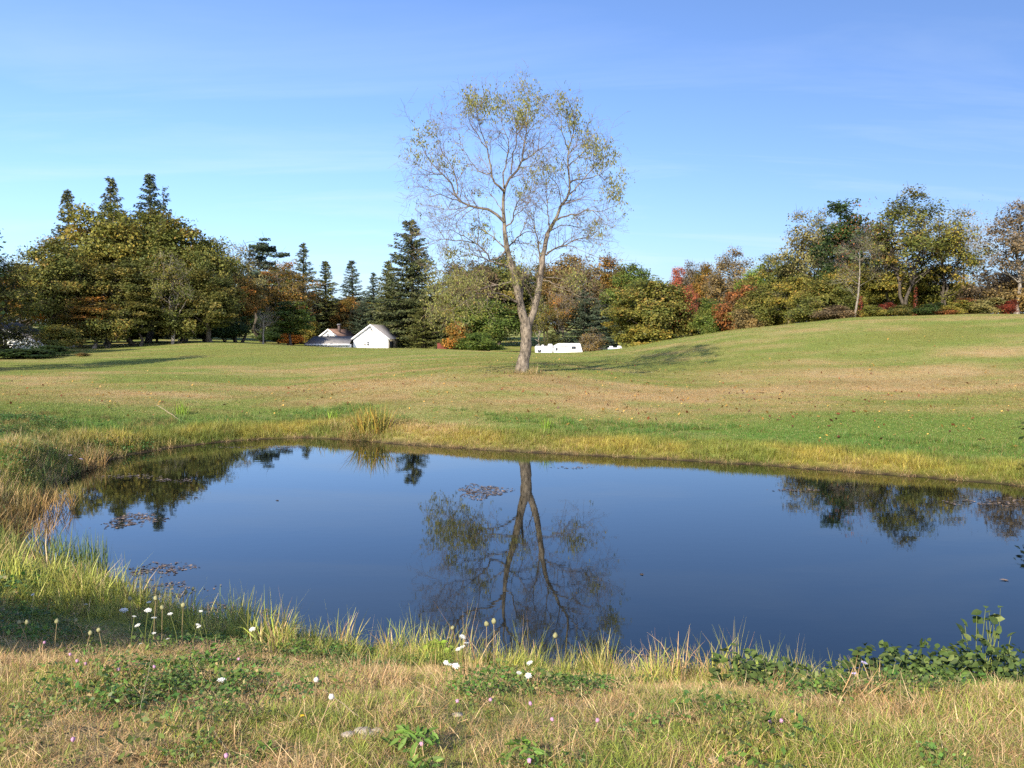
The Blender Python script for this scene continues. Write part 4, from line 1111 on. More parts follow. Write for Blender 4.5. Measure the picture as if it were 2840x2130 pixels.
def window(parent, x0, x1, z0, z1, y=-0.0, glass=GLASS, frame=0.06):
    w = part('window', join([box(x0, x1, y - .04, y + .02, z0, z0 + frame), box(x0, x1, y - .04, y + .02, z1 - frame, z1), box(x0, x0 + frame, y - .04, y + .02, z0 + frame, z1 - frame),
                             box(x1 - frame, x1, y - .04, y + .02, z0 + frame, z1 - frame), box(x0 + frame, x1 - frame, y - .03, y + .01, (z0 + z1) / 2 - .025, (z0 + z1) / 2 + .025)]), WHITE, parent)
    part('pane', box(x0 + frame, x1 - frame, y - .02, y + .005, z0 + frame, z1 - frame), glass, w)
    return w
# garage
gx0, gx1 = at(979, 950, 140)[0], at(1077.5, 950, 140)[0]
gcx = (gx0 + gx1) / 2; g0 = gz(gcx, 140)
gar = empty('white_garage', (gcx, 140, g0), math.radians(-5))
tag(gar, 'white garage with a plain gable front and grey roof below the great spruce', 'garage')
W = gx1 - gx0; ze = at(0, 938, 140)[2] - g0; za = at(0, 902, 140)[2] - g0
gable(gar, W, 9.0, ze, za, WHITE, GREYROOF, .3, .32)
zt, zb = at(0, 947, 140)[2] - g0, at(0, 959.5, 140)[2] - g0
xx = lambda u: at(u, 950, 140)[0] - gcx
window(gar, xx(1007.2), xx(1015.4), zb, zt, 0, CURTAIN)
window(gar, xx(1017.2), xx(1024.6), zb, zt, 0, GLASS)
part('side_wall_cladding', box(W / 2 + .004, W / 2 + .03, .25, 8.95, 0, ze - .12), BEIGE, gar)
part('side_opening', box(W / 2 + .032, W / 2 + .05, .8, 3.6, 0, ze - .5), DARKW, gar)
Vp, qp = tubes(np.array([[(W / 2 + .75, 2.2, 0), (W / 2 + .14, 2.6, ze - .25)], [(W / 2 + .95, 3.3, 0), (W / 2 + .14, 3.5, ze - .55)]]), np.full((2, 2), .07), 4)
part('leaning_plank', (Vp, qp), BARK_DK, gar)
lp = part('gable_lamp', box(.02, .16, -.55, 0, za - .75, za - .6), GREYTRIM, gar)
part('bracket', box(.05, .11, -.30, 0, za - .60, za - .42), GREYTRIM, lp)
# low wing
wg = gz(-30, 139)
wing = empty('low_wing', (-29.9, 138.2, wg))
tag(wing, 'low lean-to wing with a long grey roof left of the white garage', 'outbuilding')
zl = at(0, 955, 138)[2] - wg; zr = at(0, 934, 141)[2] - wg
part('wall', box(-3.35, 3.45, .35, 5.2, 0, zl - .02), WHITE, wing)
a = [(-3.75, 0, zl), (3.6, 0, zl), (3.6, 2.9, zr), (-2.85, 2.9, zr)]
rfw = part('roof', hexa(a, [(x, y, z + .1) for x, y, z in a]), GREYROOF, wing)
a = [(-2.85, 2.905, zr), (3.6, 2.905, zr), (3.6, 5.8, zl), (-3.75, 5.8, zl)]
part('roof', hexa(a, [(x, y, z + .1) for x, y, z in a]), GREYROOF, wing)
a = [(-3.75, 0.01, zl), (-2.86, 2.9, zr), (-2.86, 2.91, zr), (-3.75, 5.79, zl)]
part('roof_hip', hexa(a, [(x + .01, y, z + .09) for x, y, z in a]), GREYROOF, wing)
part('fascia', box(-3.75, 3.6, -.03, -.003, zl - .22, zl + .09), WHITE, wing)
# old house behind
hx = at(911, 930, 155)[0]; hg = gz(hx, 155)
hs = empty('old_white_house', (hx, 155, hg), math.radians(-11))
tag(hs, 'old white house with a rusty roof behind the low grey wing', 'house')
W2 = 54 / F * 155; ze2 = at(0, 934, 155)[2] - hg; za2 = at(0, 914, 155)[2] - hg
gable(hs, W2, 8.5, ze2, za2, WHITE, RUSTROOF, .25, .22)
wz0, wz1 = at(0, 935, 155)[2] - hg, at(0, 926, 155)[2] - hg
window(hs, -.33, .12, wz0, wz1, 0, GLASS, .05)
ch = part('chimney', box(.55, .95, 3.0, 3.4, za2 - .7, za2 + .75), plain('brick_dark', (.10, .075, .07), .9, .2, .2, 8), hs)
part('chimney_cap', join([box(.45, 1.05, 2.9, 3.5, za2 + .95, za2 + 1.03), box(.5, .56, 2.95, 3.01, za2 + .75, za2 + .95), box(.94, 1.0, 3.39, 3.45, za2 + .75, za2 + .95)]), GREYTRIM, ch)
# shed at the left edge
sg = gz(-60, 97)
shed = empty('white_shed', (-60.4, 97, sg), 0)
tag(shed, 'white shed half hidden behind bushes at the left edge', 'shed')
gable(shed, 14.2, 7, at(0, 954, 97)[2] - sg, at(0, 908, 97)[2] + .55 - sg, WHITE, GREYROOF, .3, .25)
# red board fence
f0, f1 = at(1213, 955, 138)[0], at(1280, 955, 138)[0]
fg0 = gz((f0 + f1) / 2, 138)
fe = empty('red_board_fence', ((f0 + f1) / 2, 138, fg0), 0)
tag(fe, 'short red board fence between the garage and the rusty bush', 'fence')
fh = at(0, 952.5, 138)[2] - fg0
fw = (f1 - f0)
bd = None
nbd = 22
bme = mesh_np('board', *(lambda b: (b[0], [b[1]]))(box(-fw / nbd / 2 + .012, fw / nbd / 2 - .012, -.012, .012, 0, fh)))
for kx_ in range(nbd):
    ob('board', bme, REDWOOD, fe, (-fw / 2 + (kx_ + .5) * fw / nbd, -.03, (kx_ * 37 % 5) * .008))
for kz_ in (.35, fh - .2):
    part('rail', box(-fw / 2, fw / 2, -.015, .06, kz_, kz_ + .09), REDWOOD, fe)
part('cap_rail', box(-fw / 2 - .03, fw / 2 + .03, -.07, .08, fh + .045, fh + .085), REDWOOD, fe)
for kx_ in (-fw / 2, 0, fw / 2 - .1):
    part('post', box(kx_, kx_ + .1, .062, .16, 0, fh + .03), REDWOOD, fe)
# long camper
CD = 128.0
cxl, cxr = at(1484, 970, CD)[0], at(1616, 970, CD)[0]
cg = gz((cxl + cxr) / 2, CD)
camp = empty('long_camper', (cxl, CD, cg), 0)
tag(camp, 'long white camper with dark windows parked beyond the lawn right of the big trunk', 'camper')
zz = lambda v: at(0, v, CD)[2] - cg
xl = lambda u: at(u, 970, CD)[0] - cxl
prof = [(0.05, .45), (xl(1616), .45), (xl(1615.6), zz(976)), (xl(1609), zz(952.8)), (xl(1606), zz(952.2)), (xl(1553), zz(952.4)), (xl(1548), zz(953.2)), (xl(1537), zz(959.5)), (xl(1530), zz(960)), (xl(1487), zz(960)), (0.0, zz(962.5))]
n = len(prof)
V = np.array([(x, 0, z) for x, z in prof] + [(x, 2.35, z) for x, z in prof])
me = bpy.data.meshes.new('body')
me.from_pydata(V.tolist(), [], [tuple(range(n)), tuple(range(2 * n - 1, n - 1, -1))] + [(j, (j + 1) % n + 0, (j + 1) % n + n, j + n)[::-1] for j in range(n)])
body = ob('body', me, FIBER, camp)
def cwin(u0, u1, v0, v1, nm='window', mat=GLASS):
    w = part(nm, join([box(xl(u0), xl(u1), -.03, .01, zz(v1), zz(v1) + .05), box(xl(u0), xl(u1), -.03, .01, zz(v0) - .05, zz(v0)), box(xl(u0), xl(u0) + .05, -.03, .01, zz(v1) + .05, zz(v0) - .05), box(xl(u1) - .05, xl(u1), -.03, .01, zz(v1) + .05, zz(v0) - .05)]), DKPLAS, camp)
    part('pane', box(xl(u0) + .05, xl(u1) - .05, -.018, .005, zz(v1) + .05, zz(v0) - .05), mat, w)
cwin(1585, 1597, 960.5, 967.8)
cwin(1541.5, 1546.5, 964.5, 972.5)
cwin(1492, 1500.5, 969.5, 977)
dr = part('door', box(xl(1531), xl(1535.4), -.025, .006, .5, zz(962.5)), GREYTRIM, camp)
part('handle', box(xl(1534.2), xl(1535.0), -.05, -.027, 1.1, 1.2), DKPLAS, dr)
part('awning_roller', tubes(np.array([[(xl(1493), -.09, zz(961.8)), (xl(1576), -.09, zz(960.6))]]), np.full((1, 2), .045), 8), GREYTRIM, camp)
part('roof_vent', box(xl(1503), xl(1509), .8, 1.3, zz(960) + .003, zz(956.5)), FIBER, camp)
part('air_conditioner', hexa([(xl(1520), .7, zz(960) + .003), (xl(1533.5), .7, zz(960) + .003), (xl(1533.5), 1.5, zz(960) + .003), (xl(1520), 1.5, zz(960) + .003)],
                             [(xl(1521.5), .8, zz(954.3)), (xl(1532), .8, zz(954.3)), (xl(1532), 1.4, zz(954.3)), (xl(1521.5), 1.4, zz(954.3))]), FIBER, camp)
part('front_window', hexa([(xl(1610) + .05, .3, zz(956)), (xl(1614.2) + .05, .3, zz(971)), (xl(1614.2) + .05, 2.0, zz(971)), (xl(1610) + .05, 2.0, zz(956))],
                          [(xl(1610) + .09, .3, zz(956)), (xl(1614.2) + .09, .3, zz(971)), (xl(1614.2) + .09, 2.0, zz(971)), (xl(1610) + .09, 2.0, zz(956))]), DKPLAS, camp)
part('antenna', tubes(np.array([[(xl(1487), 1.2, zz(960)), (xl(1491), 1.2, zz(956.6)), (xl(1496), 1.2, zz(957.6))]]), np.full((1, 3), .03), 4), GREYTRIM, camp)
for wx in (3.0, 3.9):
    wh = part('wheel', tubes(np.array([[(wx, .02, .34), (wx, .28, .34)]]), np.full((1, 2), .34), 16), DKPLAS, camp)
# second camper, only its roof shows
D2 = 112.0
sx0, sx1 = at(1688, 965, D2)[0], at(1746, 965, D2)[0]
sg2 = gz((sx0 + sx1) / 2, D2)
c2 = empty('low_camper', (sx0, D2, sg2), 0)
tag(c2, 'white camper roof just showing over the lawn left of the round olive tree', 'camper')
z2 = lambda v: at(0, v, D2)[2] - sg2
Wc = sx1 - sx0
part('body', box(0, Wc, 0, 2.2, .35, z2(967.5)), TEAL, c2)
part('roof', hexa([(-.05, -.05, z2(967.4)), (Wc + .05, -.05, z2(967.4)), (Wc + .05, 2.25, z2(967.4)), (-.05, 2.25, z2(967.4))], [(.15, .1, z2(964.6)), (Wc - .3, .1, z2(965.0)), (Wc - .3, 2.1, z2(965.0)), (.15, 2.1, z2(964.6))]), FIBER, c2)
part('roof_vent', box(.2, .62, .5, 1.0, z2(964.8), z2(960.3)), FIBER, c2)
part('air_conditioner', hexa([(1.25, .6, z2(964.8)), (1.85, .6, z2(964.8)), (1.85, 1.4, z2(964.8)), (1.25, 1.4, z2(964.8))], [(1.3, .7, z2(959.6)), (1.7, .7, z2(959.6)), (1.7, 1.3, z2(959.6)), (1.3, 1.3, z2(959.6))]), FIBER, c2)
for wx in (1.0, 1.75):
    part('wheel', tubes(np.array([[(wx, .0, .32), (wx, .24, .32)]]), np.full((1, 2), .32), 14), DKPLAS, c2)
part('drawbar', box(-1.3, 0, .95, 1.1, z2(967.5), z2(966.2)), DKPLAS, c2)

# ------------------------------------------------------------------ sward: blades scattered as stuff
TUFTS = bpy.data.collections.new('tuft_kinds')
KIND = {}
def blades(n, rad, h0, h1, w, lean, curl, rs, seg=3, lie=0.0):
    a = rs.rand(n) * 6.283; r = rad * np.sqrt(rs.rand(n))
    B = np.stack([r * np.cos(a), r * np.sin(a), 0 * r - 0.01], 1)
    az = a * 0.4 + rs.rand(n) * 6.283
    dv = np.stack([np.cos(az), np.sin(az), 0 * az], 1)
    h = rs.uniform(h0, h1, n); le = lean * (0.3 + rs.rand(n)); cu = curl * rs.rand(n) ** 1.5
    flat = rs.rand(n) < lie
    le = np.where(flat, le + 1.2, le)
    t = np.linspace(0, 1, seg + 1)
    ang = le[:, None] + cu[:, None] * t[None] ** 1.3        # from vertical
    st = (h / seg)[:, None]
    dx = np.concatenate([np.zeros((n, 1)), np.cumsum(np.sin(ang[:, 1:]) * st, 1)], 1)
    dz = np.concatenate([np.zeros((n, 1)), np.cumsum(np.cos(ang[:, 1:]) * st, 1)], 1)
    P = B[:, None] + dv[:, None] * dx[:, :, None] + np.array((0, 0, 1.)) * dz[:, :, None]
    wid = w * rs.uniform(.6, 1.3, n)[:, None] * np.array([.75, 1, .75, .12] if seg == 3 else [1, .75, .12])[None]
    ya = az + rs.uniform(-.9, .9, n)
    sv = np.stack([-np.sin(ya), np.cos(ya), 0 * ya], 1)
    Lf = P - sv[:, None] * wid[:, :, None] / 2; Rt = P + sv[:, None] * wid[:, :, None] / 2
    V = np.stack([Lf, Rt], 2).reshape(-1, 3)
    m = seg + 1
    i0 = (np.arange(n) * m * 2)[:, None] + (np.arange(seg) * 2)[None]
    q = np.stack([i0, i0 + 1, i0 + 3, i0 + 2], -1).reshape(-1, 4)
    at_ = np.ones((n, 4)); at_[:, :3] = rs.rand(n, 3)
    return V, q, np.repeat(at_, m * 2, 0)
def leaflets(n, rad, h0, h1, s, rs, tilt=0.6, asp=0.8):
    a = rs.rand(n) * 6.283; r = rad * np.sqrt(rs.rand(n))
    C = np.stack([r * np.cos(a), r * np.sin(a), rs.uniform(h0, h1, n) * (1 - 0.5 * (r / rad) ** 2)], 1)
    nn = nrm(rs.normal(size=(n, 3)) * tilt + np.array((0, 0, 1.)))
    sz = s * rs.uniform(.6, 1.3, n)
    V, q = leaf_quads(C, nn, sz, sz * asp, rs)
    at_ = np.ones((n, 4)); at_[:, :3] = rs.rand(n, 3)
    return V, q, np.repeat(at_, 4, 0)
def add_kind(key, geos):
    for V, q, a in geos:
        i = len(TUFTS.objects)
        o = bpy.data.objects.new('grass_tuft_%02d' % i, mesh_np('grass_tuft', V, [q], {'lc': ('FLOAT_COLOR', a)}))
        o.data.materials.append(LAWN if key == 'lawn' else TUFT)
        TUFTS.objects.link(o)
        KIND.setdefault(key, []).append(i)
rs = np.random.RandomState(5)
add_kind('lawn', [blades(26, .24, .018, .045, .013, .6, 1.0, rs, 2) for _ in range(3)])
add_kind('turf', [blades(70, .12, .03, .10, .0029, .8, 1.5, rs, 3, .5) for _ in range(4)])
add_kind('mid', [blades(40, .10, .11, .27, .0045, .35, 1.3, rs, 3, .08) for _ in range(4)])
add_kind('tall', [blades(26, .10, .24, .50, .0085, .25, 1.6, rs) for _ in range(4)])
add_kind('reed', [blades(22, .11, .35, .75, .011, .15, .9, rs) for _ in range(2)])
add_kind('rank', [blades(46, .22, .14, .36, .011, .35, 1.4, rs, 2) for _ in range(4)])
add_kind('straw', [blades(36, .16, .10, .26, .006, .9, 1.2, rs, 2, .6) for _ in range(3)])
add_kind('clover', [leaflets(80, .12, .015, .075, .019, rs) for _ in range(3)])
add_kind('weed', [leaflets(46, .13, .02, .12, .034, rs, .7, .5) for _ in range(3)])
add_kind('wisp', [blades(7, .05, .30, .58, .0032, .22, .7, rs) for _ in range(3)])
add_kind('litter', [leaflets(1, .01, .0, .012, .10, rs, .35, .6) for _ in range(4)])
add_kind('speck', [leaflets(1, .001, .004, .005, .05, rs, .04, .55) for _ in range(2)])

def scatter(name, P, keys, scale, col, label, cat, rs, tilt=0.0):
    n = len(P)
    pool = np.concatenate([KIND[k] for k in keys]) if isinstance(keys, (list, tuple)) else None
    idx = pool[rs.randint(len(pool), size=n)] if pool is not None else keys
    rot = np.zeros((n, 3)); rot[:, 2] = rs.rand(n) * 6.283
    if tilt: rot[:, :2] = rs.normal(size=(n, 2)) * tilt
    me = mesh_np(name, P, [], {'rot': ('FLOAT_VECTOR', rot), 'scl': ('FLOAT', scale), 'idx': ('INT', idx), 'col': ('FLOAT_COLOR', col)})
    o = ob(name, me)
    ng = bpy.data.node_groups.new(name + '_scatter', 'GeometryNodeTree')
    ng.interface.new_socket('Geometry', in_out='INPUT', socket_type='NodeSocketGeometry')
    ng.interface.new_socket('Geometry', in_out='OUTPUT', socket_type='NodeSocketGeometry')
    N, L = ng.nodes, ng.links
    gi = N.new('NodeGroupInput'); go = N.new('NodeGroupOutput')
    ci = N.new('GeometryNodeCollectionInfo'); ci.inputs['Collection'].default_value = TUFTS
    ci.inputs['Separate Children'].default_value = True; ci.inputs['Reset Children'].default_value = True
    ip = N.new('GeometryNodeInstanceOnPoints'); ip.inputs['Pick Instance'].default_value = True
    def na(nm, ty):
        q = N.new('GeometryNodeInputNamedAttribute'); q.data_type = ty; q.inputs['Name'].default_value = nm
        return q.outputs['Attribute']
    L.new(gi.outputs[0], ip.inputs['Points']); L.new(ci.outputs[0], ip.inputs['Instance'])
    L.new(na('idx', 'INT'), ip.inputs['Instance Index'])
    L.new(na('rot', 'FLOAT_VECTOR'), ip.inputs['Rotation'])
    L.new(na('scl', 'FLOAT'), ip.inputs['Scale'])
    L.new(ip.outputs[0], go.inputs[0])
    md = o.modifiers.new('scatter', 'NODES'); md.node_group = ng
    return tag(o, label, cat, kind='stuff')

def inview(x, y, m=1.0): return np.abs(x) < 0.62 * y + m
def pts_box(n, x0, x1, y0, y1, rs): return rs.uniform(x0, x1, n), rs.uniform(y0, y1, n)
def finish(x, y, sd): return np.stack([x, y, ground_z(x, y, sd)], 1)
def colours(x, y, sd, rs, jit=.18, dry=0.0):
    g, d = sward(x, y, sd)
    g = g * (1 + rs.normal(size=(len(x), 1)) * jit) * (1 + rs.normal(size=(len(x), 3)) * .05)
    return np.concatenate([np.clip(g, .01, .6), np.clip(d + dry + rs.normal(size=len(x)) * .1, 0.02, .98)[:, None]], 1)

rs = np.random.RandomState(9)
# mown lawn
n = 100000
y = 19 * np.exp(rs.rand(n) * math.log(105 / 19.0)); x = rs.uniform(-1, 1, n) * (0.63 * y + 2)
sd = pond_sd(x, y); ok = sd > 1.2; x, y, sd = x[ok], y[ok], sd[ok]
c = colours(x, y, sd, rs, .13)
scatter('lawn_grass', finish(x, y, sd), ['lawn'], (0.8 + rs.rand(len(x)) * .5) * (1 + .004 * y), c, 'short mown grass covering the slope', 'grass', rs)
# photographer's grass
n = 62000
x, y = pts_box(n, -7.5, 8.5, 2.0, 9.2, rs)
ok = inview(x, y, .5); x, y = x[ok], y[ok]
sd = pond_sd(x, y); ok = (sd > .03) & (rs.rand(len(x)) < np.where(y < 6.5, 1, .7)); x, y, sd = x[ok], y[ok], sd[ok]
bald = fbm(x + 3, y - 8, 3, .9)
ok = rs.rand(len(x)) < smooth(.22, .40, bald) * .75 + .25; x, y, sd = x[ok], y[ok], sd[ok]
c = colours(x, y, sd, rs)
scatter('turf_grass', finish(x, y, sd), ['turf'], 0.28 + .36 * rs.rand(len(x)) + .42 * smooth(.42, .7, fbm(x, y, 3, 1.2)), c, 'mixed dry and green turf on the near bank', 'grass', rs, .15)
n = 15000
x, y = pts_box(n, -8, 9, 2.0, 11.5, rs)
ok = inview(x, y, .5); x, y = x[ok], y[ok]
sd = pond_sd(x, y)
cl = fbm(x * 1.2 + 61, y * 1.2 + 9, 3, .9)
ok = (sd > .03) & (rs.rand(len(x)) < smooth(.46, .70, cl) * .8 + .10 * (x < -1)); x, y, sd = x[ok], y[ok], sd[ok]
g = np.stack([.085 + .06 * rs.rand(len(x)), .15 + .07 * rs.rand(len(x)), .032 + .01 * rs.rand(len(x)), .05 * np.ones(len(x))], 1)
scatter('clover_leaves', finish(x, y, sd), ['clover', 'clover', 'weed'], 0.7 + .6 * rs.rand(len(x)), g, 'patches of low clover and weed leaves in the near turf', 'clover', rs, .15)
# rank edge of the near bank
n = 16000
x, y = pts_box(n, -8, 9, 4.2, 12.5, rs)
sd = pond_sd(x, y)
ok = inview(x, y, .6) & (sd > .05) & (rs.rand(n) < smooth(3.1, 1.6, sd + .9 * fbm(x, y, 3, .8)) * (.25 + 1.0 * fbm(x + 9, y, 3, 1.1))); x, y, sd = x[ok], y[ok], sd[ok]
c = colours(x, y, sd, rs, .2, -.12)
scatter('bank_grass', finish(x, y, sd), ['mid', 'mid', 'mid', 'tall', 'wisp', 'straw'], (0.35 + .6 * rs.rand(len(x)) ** 1.5) * (0.75 + .5 * smooth(2.6, 1.2, sd)) * (.55 + .95 * fbm(x * 1.4 + 3, y * 1.4, 3, .9)) * (1 - .35 * smooth(1.8, 3.2, x)), c, 'longer yellow-green grass along the near edge of the pond', 'grass', rs, .1)
# matted thatch between the blades
n = 11000
x, y = pts_box(n, -6, 7, 2.0, 7.5, rs)
sd = pond_sd(x, y)
ok = inview(x, y, .3) & (sd > .6); x, y, sd = x[ok], y[ok], sd[ok]
c = np.concatenate([np.array((.34, .25, .12)) * (.6 + .6 * rs.rand(len(x), 1)), .9 + .08 * rs.rand(len(x), 1)], 1)
scatter('thatch', finish(x, y, sd), ['straw'], .22 + .28 * rs.rand(len(x)), c, 'matted dead thatch lying between the blades of the near turf', 'thatch', rs, .3)
# dry tufts standing out of the near turf
n = 2600
x, y = pts_box(n, -6, 7, 2.0, 6.2, rs)
sd = pond_sd(x, y)
ok = inview(x, y, .3) & (sd > 1.2) & (rs.rand(n) < smooth(.45, .68, fbm(x * 1.5 + 21, y * 1.5 + 4, 3, 1.0))); x, y, sd = x[ok], y[ok], sd[ok]
c = np.concatenate([np.array((.30, .22, .09)) * (.7 + .5 * rs.rand(len(x), 1)), .8 + .15 * rs.rand(len(x), 1)], 1)
scatter('dry_tufts', finish(x, y, sd), ['turf', 'turf', 'mid'], .4 + .5 * rs.rand(len(x)), c, 'tan dead grass tufts standing out of the near turf', 'grass', rs, .2)
# left bank
n = 15000
x, y = pts_box(n, -22, -4.5, 7.5, 30, rs)
sd = pond_sd(x, y)
ok = inview(x, y, 1) & (sd > .05) & (rs.rand(n) < smooth(7, 2.5, sd) + .15); x, y, sd = x[ok], y[ok], sd[ok]
c = colours(x, y, sd, rs, .2, -.1)
br = blob(x, y, -9.8, 15.2, 1.6, 1.6)[:, None]
c[:, :3] = c[:, :3] * (1 - br) + np.array((.24, .13, .05)) * br
wn_ = smooth(.42, .60, fbm(x + 11, y - 5, 3, .7))[:, None] * .75
c[:, :3] = c[:, :3] * (1 - wn_) + (np.array((.13, .145, .035)) * (rs.rand(len(x), 1) < .6) + np.array((.27, .16, .06)) * (rs.rand(len(x), 1) >= .6)) * wn_
gg = blob(x, y, -12.5, 20, 4, 3.5)[:, None] * .8
c[:, :3] = c[:, :3] * (1 - gg) + np.array((.10, .19, .035)) * gg
c[:, 3] -= .3 * gg[:, 0]
scatter('left_bank_grass', finish(x, y, sd), ['rank', 'rank', 'mid', 'tall'], (0.42 + .5 * rs.rand(len(x))) * (.6 + .7 * smooth(4.5, .6, sd)) * (.6 + .8 * fbm(x, y, 3, .9)), np.clip(c, .01, 1), 'rank green and brown grass on the bank at the left of the pond', 'grass', rs, .12)
n = 5000
x, y = pts_box(n, -20, -5, 8, 27, rs)
sd = pond_sd(x, y); cl = fbm(x + 61, y + 9, 3, .5)
ok = inview(x, y, 1) & (sd > .15) & (sd < 7) & (rs.rand(n) < smooth(.42, .60, cl) + .12); x, y, sd = x[ok], y[ok], sd[ok]
g = np.stack([.055 + .04 * rs.rand(len(x)), .12 + .06 * rs.rand(len(x)), .028 + .01 * rs.rand(len(x)), .05 * np.ones(len(x))], 1)
scatter('left_bank_weeds', finish(x, y, sd), ['weed', 'clover'], 1.3 + 1.3 * rs.rand(len(x)), g, 'leafy green weeds among the grass of the left bank', 'weeds', rs, .2)
# far shore
n = 60000
x, y = pts_box(n, -13, 17, 14, 34, rs)
sd = pond_sd(x, y)
wob = .7 * (fbm(x, y, 3, .5) - .5)
ok = inview(x, y, 1.5) & (sd > .12) & (sd < 2.3 + wob) & (rs.rand(n) < .92); x, y, sd = x[ok], y[ok], sd[ok]
c = colours(x, y, sd, rs, .2, -.05)
sc_ = (0.55 + .45 * rs.rand(len(x))) * (.5 + .8 * fbm(x + 7, y, 3, .8)) * smooth(-.2, .5, sd) * (0.55 + .4 * smooth(2.6, 1.2, sd))
scatter('shore_grass', finish(x, y, sd), ['rank', 'rank', 'rank', 'mid'], sc_, c, 'yellowing rank grass along the far shore', 'grass', rs, .1)
n = 14000
x, y = pts_box(n, -13, 17, 14, 34, rs)
sd = pond_sd(x, y)
ok = inview(x, y, 1.5) & (sd > 1.8) & (sd < 4.2) & (rs.rand(n) < smooth(.35, .6, fbm(x, y, 3, .5))); x, y, sd = x[ok], y[ok], sd[ok]
g = np.stack([.085 + .05 * rs.rand(len(x)), .175 + .06 * rs.rand(len(x)), .03 + .01 * rs.rand(len(x)), .12 * np.ones(len(x))], 1)
scatter('shore_weeds', finish(x, y, sd), ['rank', 'weed'], .45 + .4 * rs.rand(len(x)), g, 'green weeds between the shore grass and the mown slope', 'weeds', rs, .1)
n = 26000
x, y = pts_box(n, -13, 17, 8, 34, rs)
sd = pond_sd(x, y)
ok = inview(x, y, 1.5) & (sd > -.02) & (sd < .12 + .45 * fbm(x, y, 3, .7)) & (y > 11); x, y, sd = x[ok], y[ok], sd[ok]
c = colours(x, y, sd, rs, .2); c[:, 3] = .96
scatter('shore_straw', finish(x, y, sd), ['straw'], .5 + .5 * rs.rand(len(x)), c, 'bleached straw lying along the waterline', 'straw', rs, .2)
# fallen leaves
n = 4200
y = 20 * np.exp(rs.rand(n) * math.log(60 / 20.0)); x = rs.uniform(-1, 1, n) * (0.62 * y)
sd = pond_sd(x, y)
ok = (sd > 1.0) & (rs.rand(n) < .25 + blob(x, y, 4, 36, 14, 8)); x, y, sd = x[ok], y[ok], sd[ok]
t = rs.rand(len(x), 1)
cc = np.where(t < .55, np.array((.55, .33, .08)), np.where(t < .8, np.array((.28, .10, .04)), np.array((.16, .07, .035)))) * (.7 + .6 * rs.rand(len(x), 1))
P = finish(x, y, sd); P[:, 2] += .05
scatter('fallen_leaves', P, ['litter'], .75 + .7 * rs.rand(len(x)), np.concatenate([cc, 0 * t - .5], 1), 'yellow and brown fallen leaves on the mown slope', 'leaves', rs, .3)
# rough grass at the foot of the big tree
n = 64
a = rs.rand(n) * 6.283; r = .32 + .6 * rs.rand(n) ** 1.6
x, y = org[0] + r * np.cos(a) + .1, HD + r * np.sin(a) - .15
c = np.concatenate([np.array((.17, .20, .05)) * (.7 + .6 * rs.rand(n, 1)), .25 + .4 * rs.rand(n, 1)], 1)
scatter('trunk_grass', finish(x, y, pond_sd(x, y)), ['rank', 'mid'], .45 + 1.0 * rs.rand(n) ** 2, c, 'rough unmown grass round the foot of the big half-bare tree', 'grass', rs, .1)

# ------------------------------------------------------------------ single plants, flowers, stones
for k_, st_ in {'iris': [(0.1, (.12, .17, .03)), (.45, (.26, .24, .045)), (.75, (.42, .27, .06)), (1, (.36, .16, .05))],
                'rush': [(0.1, (.06, .11, .03)), (.6, (.12, .18, .045)), (1, (.30, .25, .10))],
                'tussock': [(0.1, (.16, .10, .035)), (.5, (.30, .18, .06)), (1, (.42, .29, .12))],
                'plume': [(0.1, (.10, .14, .03)), (.5, (.26, .22, .06)), (1, (.42, .30, .14))],
                'limeplant': [(0.1, (.13, .22, .02)), (.6, (.21, .32, .03)), (1, (.30, .36, .06))],
                'rosette': [(0.1, (.07, .14, .025)), (.6, (.12, .21, .035)), (1, (.20, .26, .06))],
                'floating': [(0.1, (.045, .035, .03)), (.45, (.13, .105, .09)), (.8, (.30, .22, .15)), (1, (.45, .30, .18))]}.items():
    LM[k_] = leafmat('plant_' + k_, st_, .2)
def blade_plant(name, u, v, n, rad, h0, h1, w, mat, label, lean=.2, curl=.7, D=None, seed=1, cat='plant'):
    rs = np.random.RandomState(seed)
    b = hit(u, v) if D is None else np.array((at(u, v, D)[0], D, 0))
    z = gz(b[0], b[1])
    V, q, a = blades(n, rad, h0, h1, w, lean, curl, rs)
    o = ob(name, mesh_np(name, V, [q], {'lc': ('FLOAT_COLOR', a)}), LM[mat])
    o.location = (b[0], b[1], z)
    return tag(o, label, cat)
blade_plant('iris_clump', 1035, 1200, 260, .62, .6, 1.15, .026, 'iris', 'clump of yellowing sword-shaped leaves on the far shore', .45, .7, seed=2)
blade_plant('sedge_clump', 505, 1150, 60, .25, .35, .62, .02, 'limeplant', 'bright green upright grass clump beyond the left end of the pond', .3, .6, seed=3)
blade_plant('sedge_clump', 925, 1165, 40, .2, .25, .45, .018, 'limeplant', 'small bright green grass clump left of the yellowing sword leaves', .3, .6, seed=4)
blade_plant('sedge_clump', 1515, 1195, 50, .25, .3, .6, .014, 'limeplant', 'light green arching grass clump on the far shore below the big tree', .3, .9, seed=14)
blade_plant('rush_clump', 225, 1625, 160, .42, .45, .85, .013, 'rush', 'upright green rushes at the left corner of the pond', .14, .35, seed=5)
blade_plant('rush_clump', 140, 1590, 140, .5, .4, .75, .013, 'rush', 'rushes mixed with straw just behind the corner rushes', .22, .7, seed=6)
blade_plant('brown_tussock', 95, 1420, 300, .75, .28, .6, .011, 'tussock', 'rust-brown tussock of dead grass on the left bank', .35, 1.1, seed=7)
blade_plant('plume_tussock', 185, 1400, 240, .45, .3, .62, .009, 'plume', 'soft green and tan tussock leaning over the water at left', .3, 1.3, seed=8)
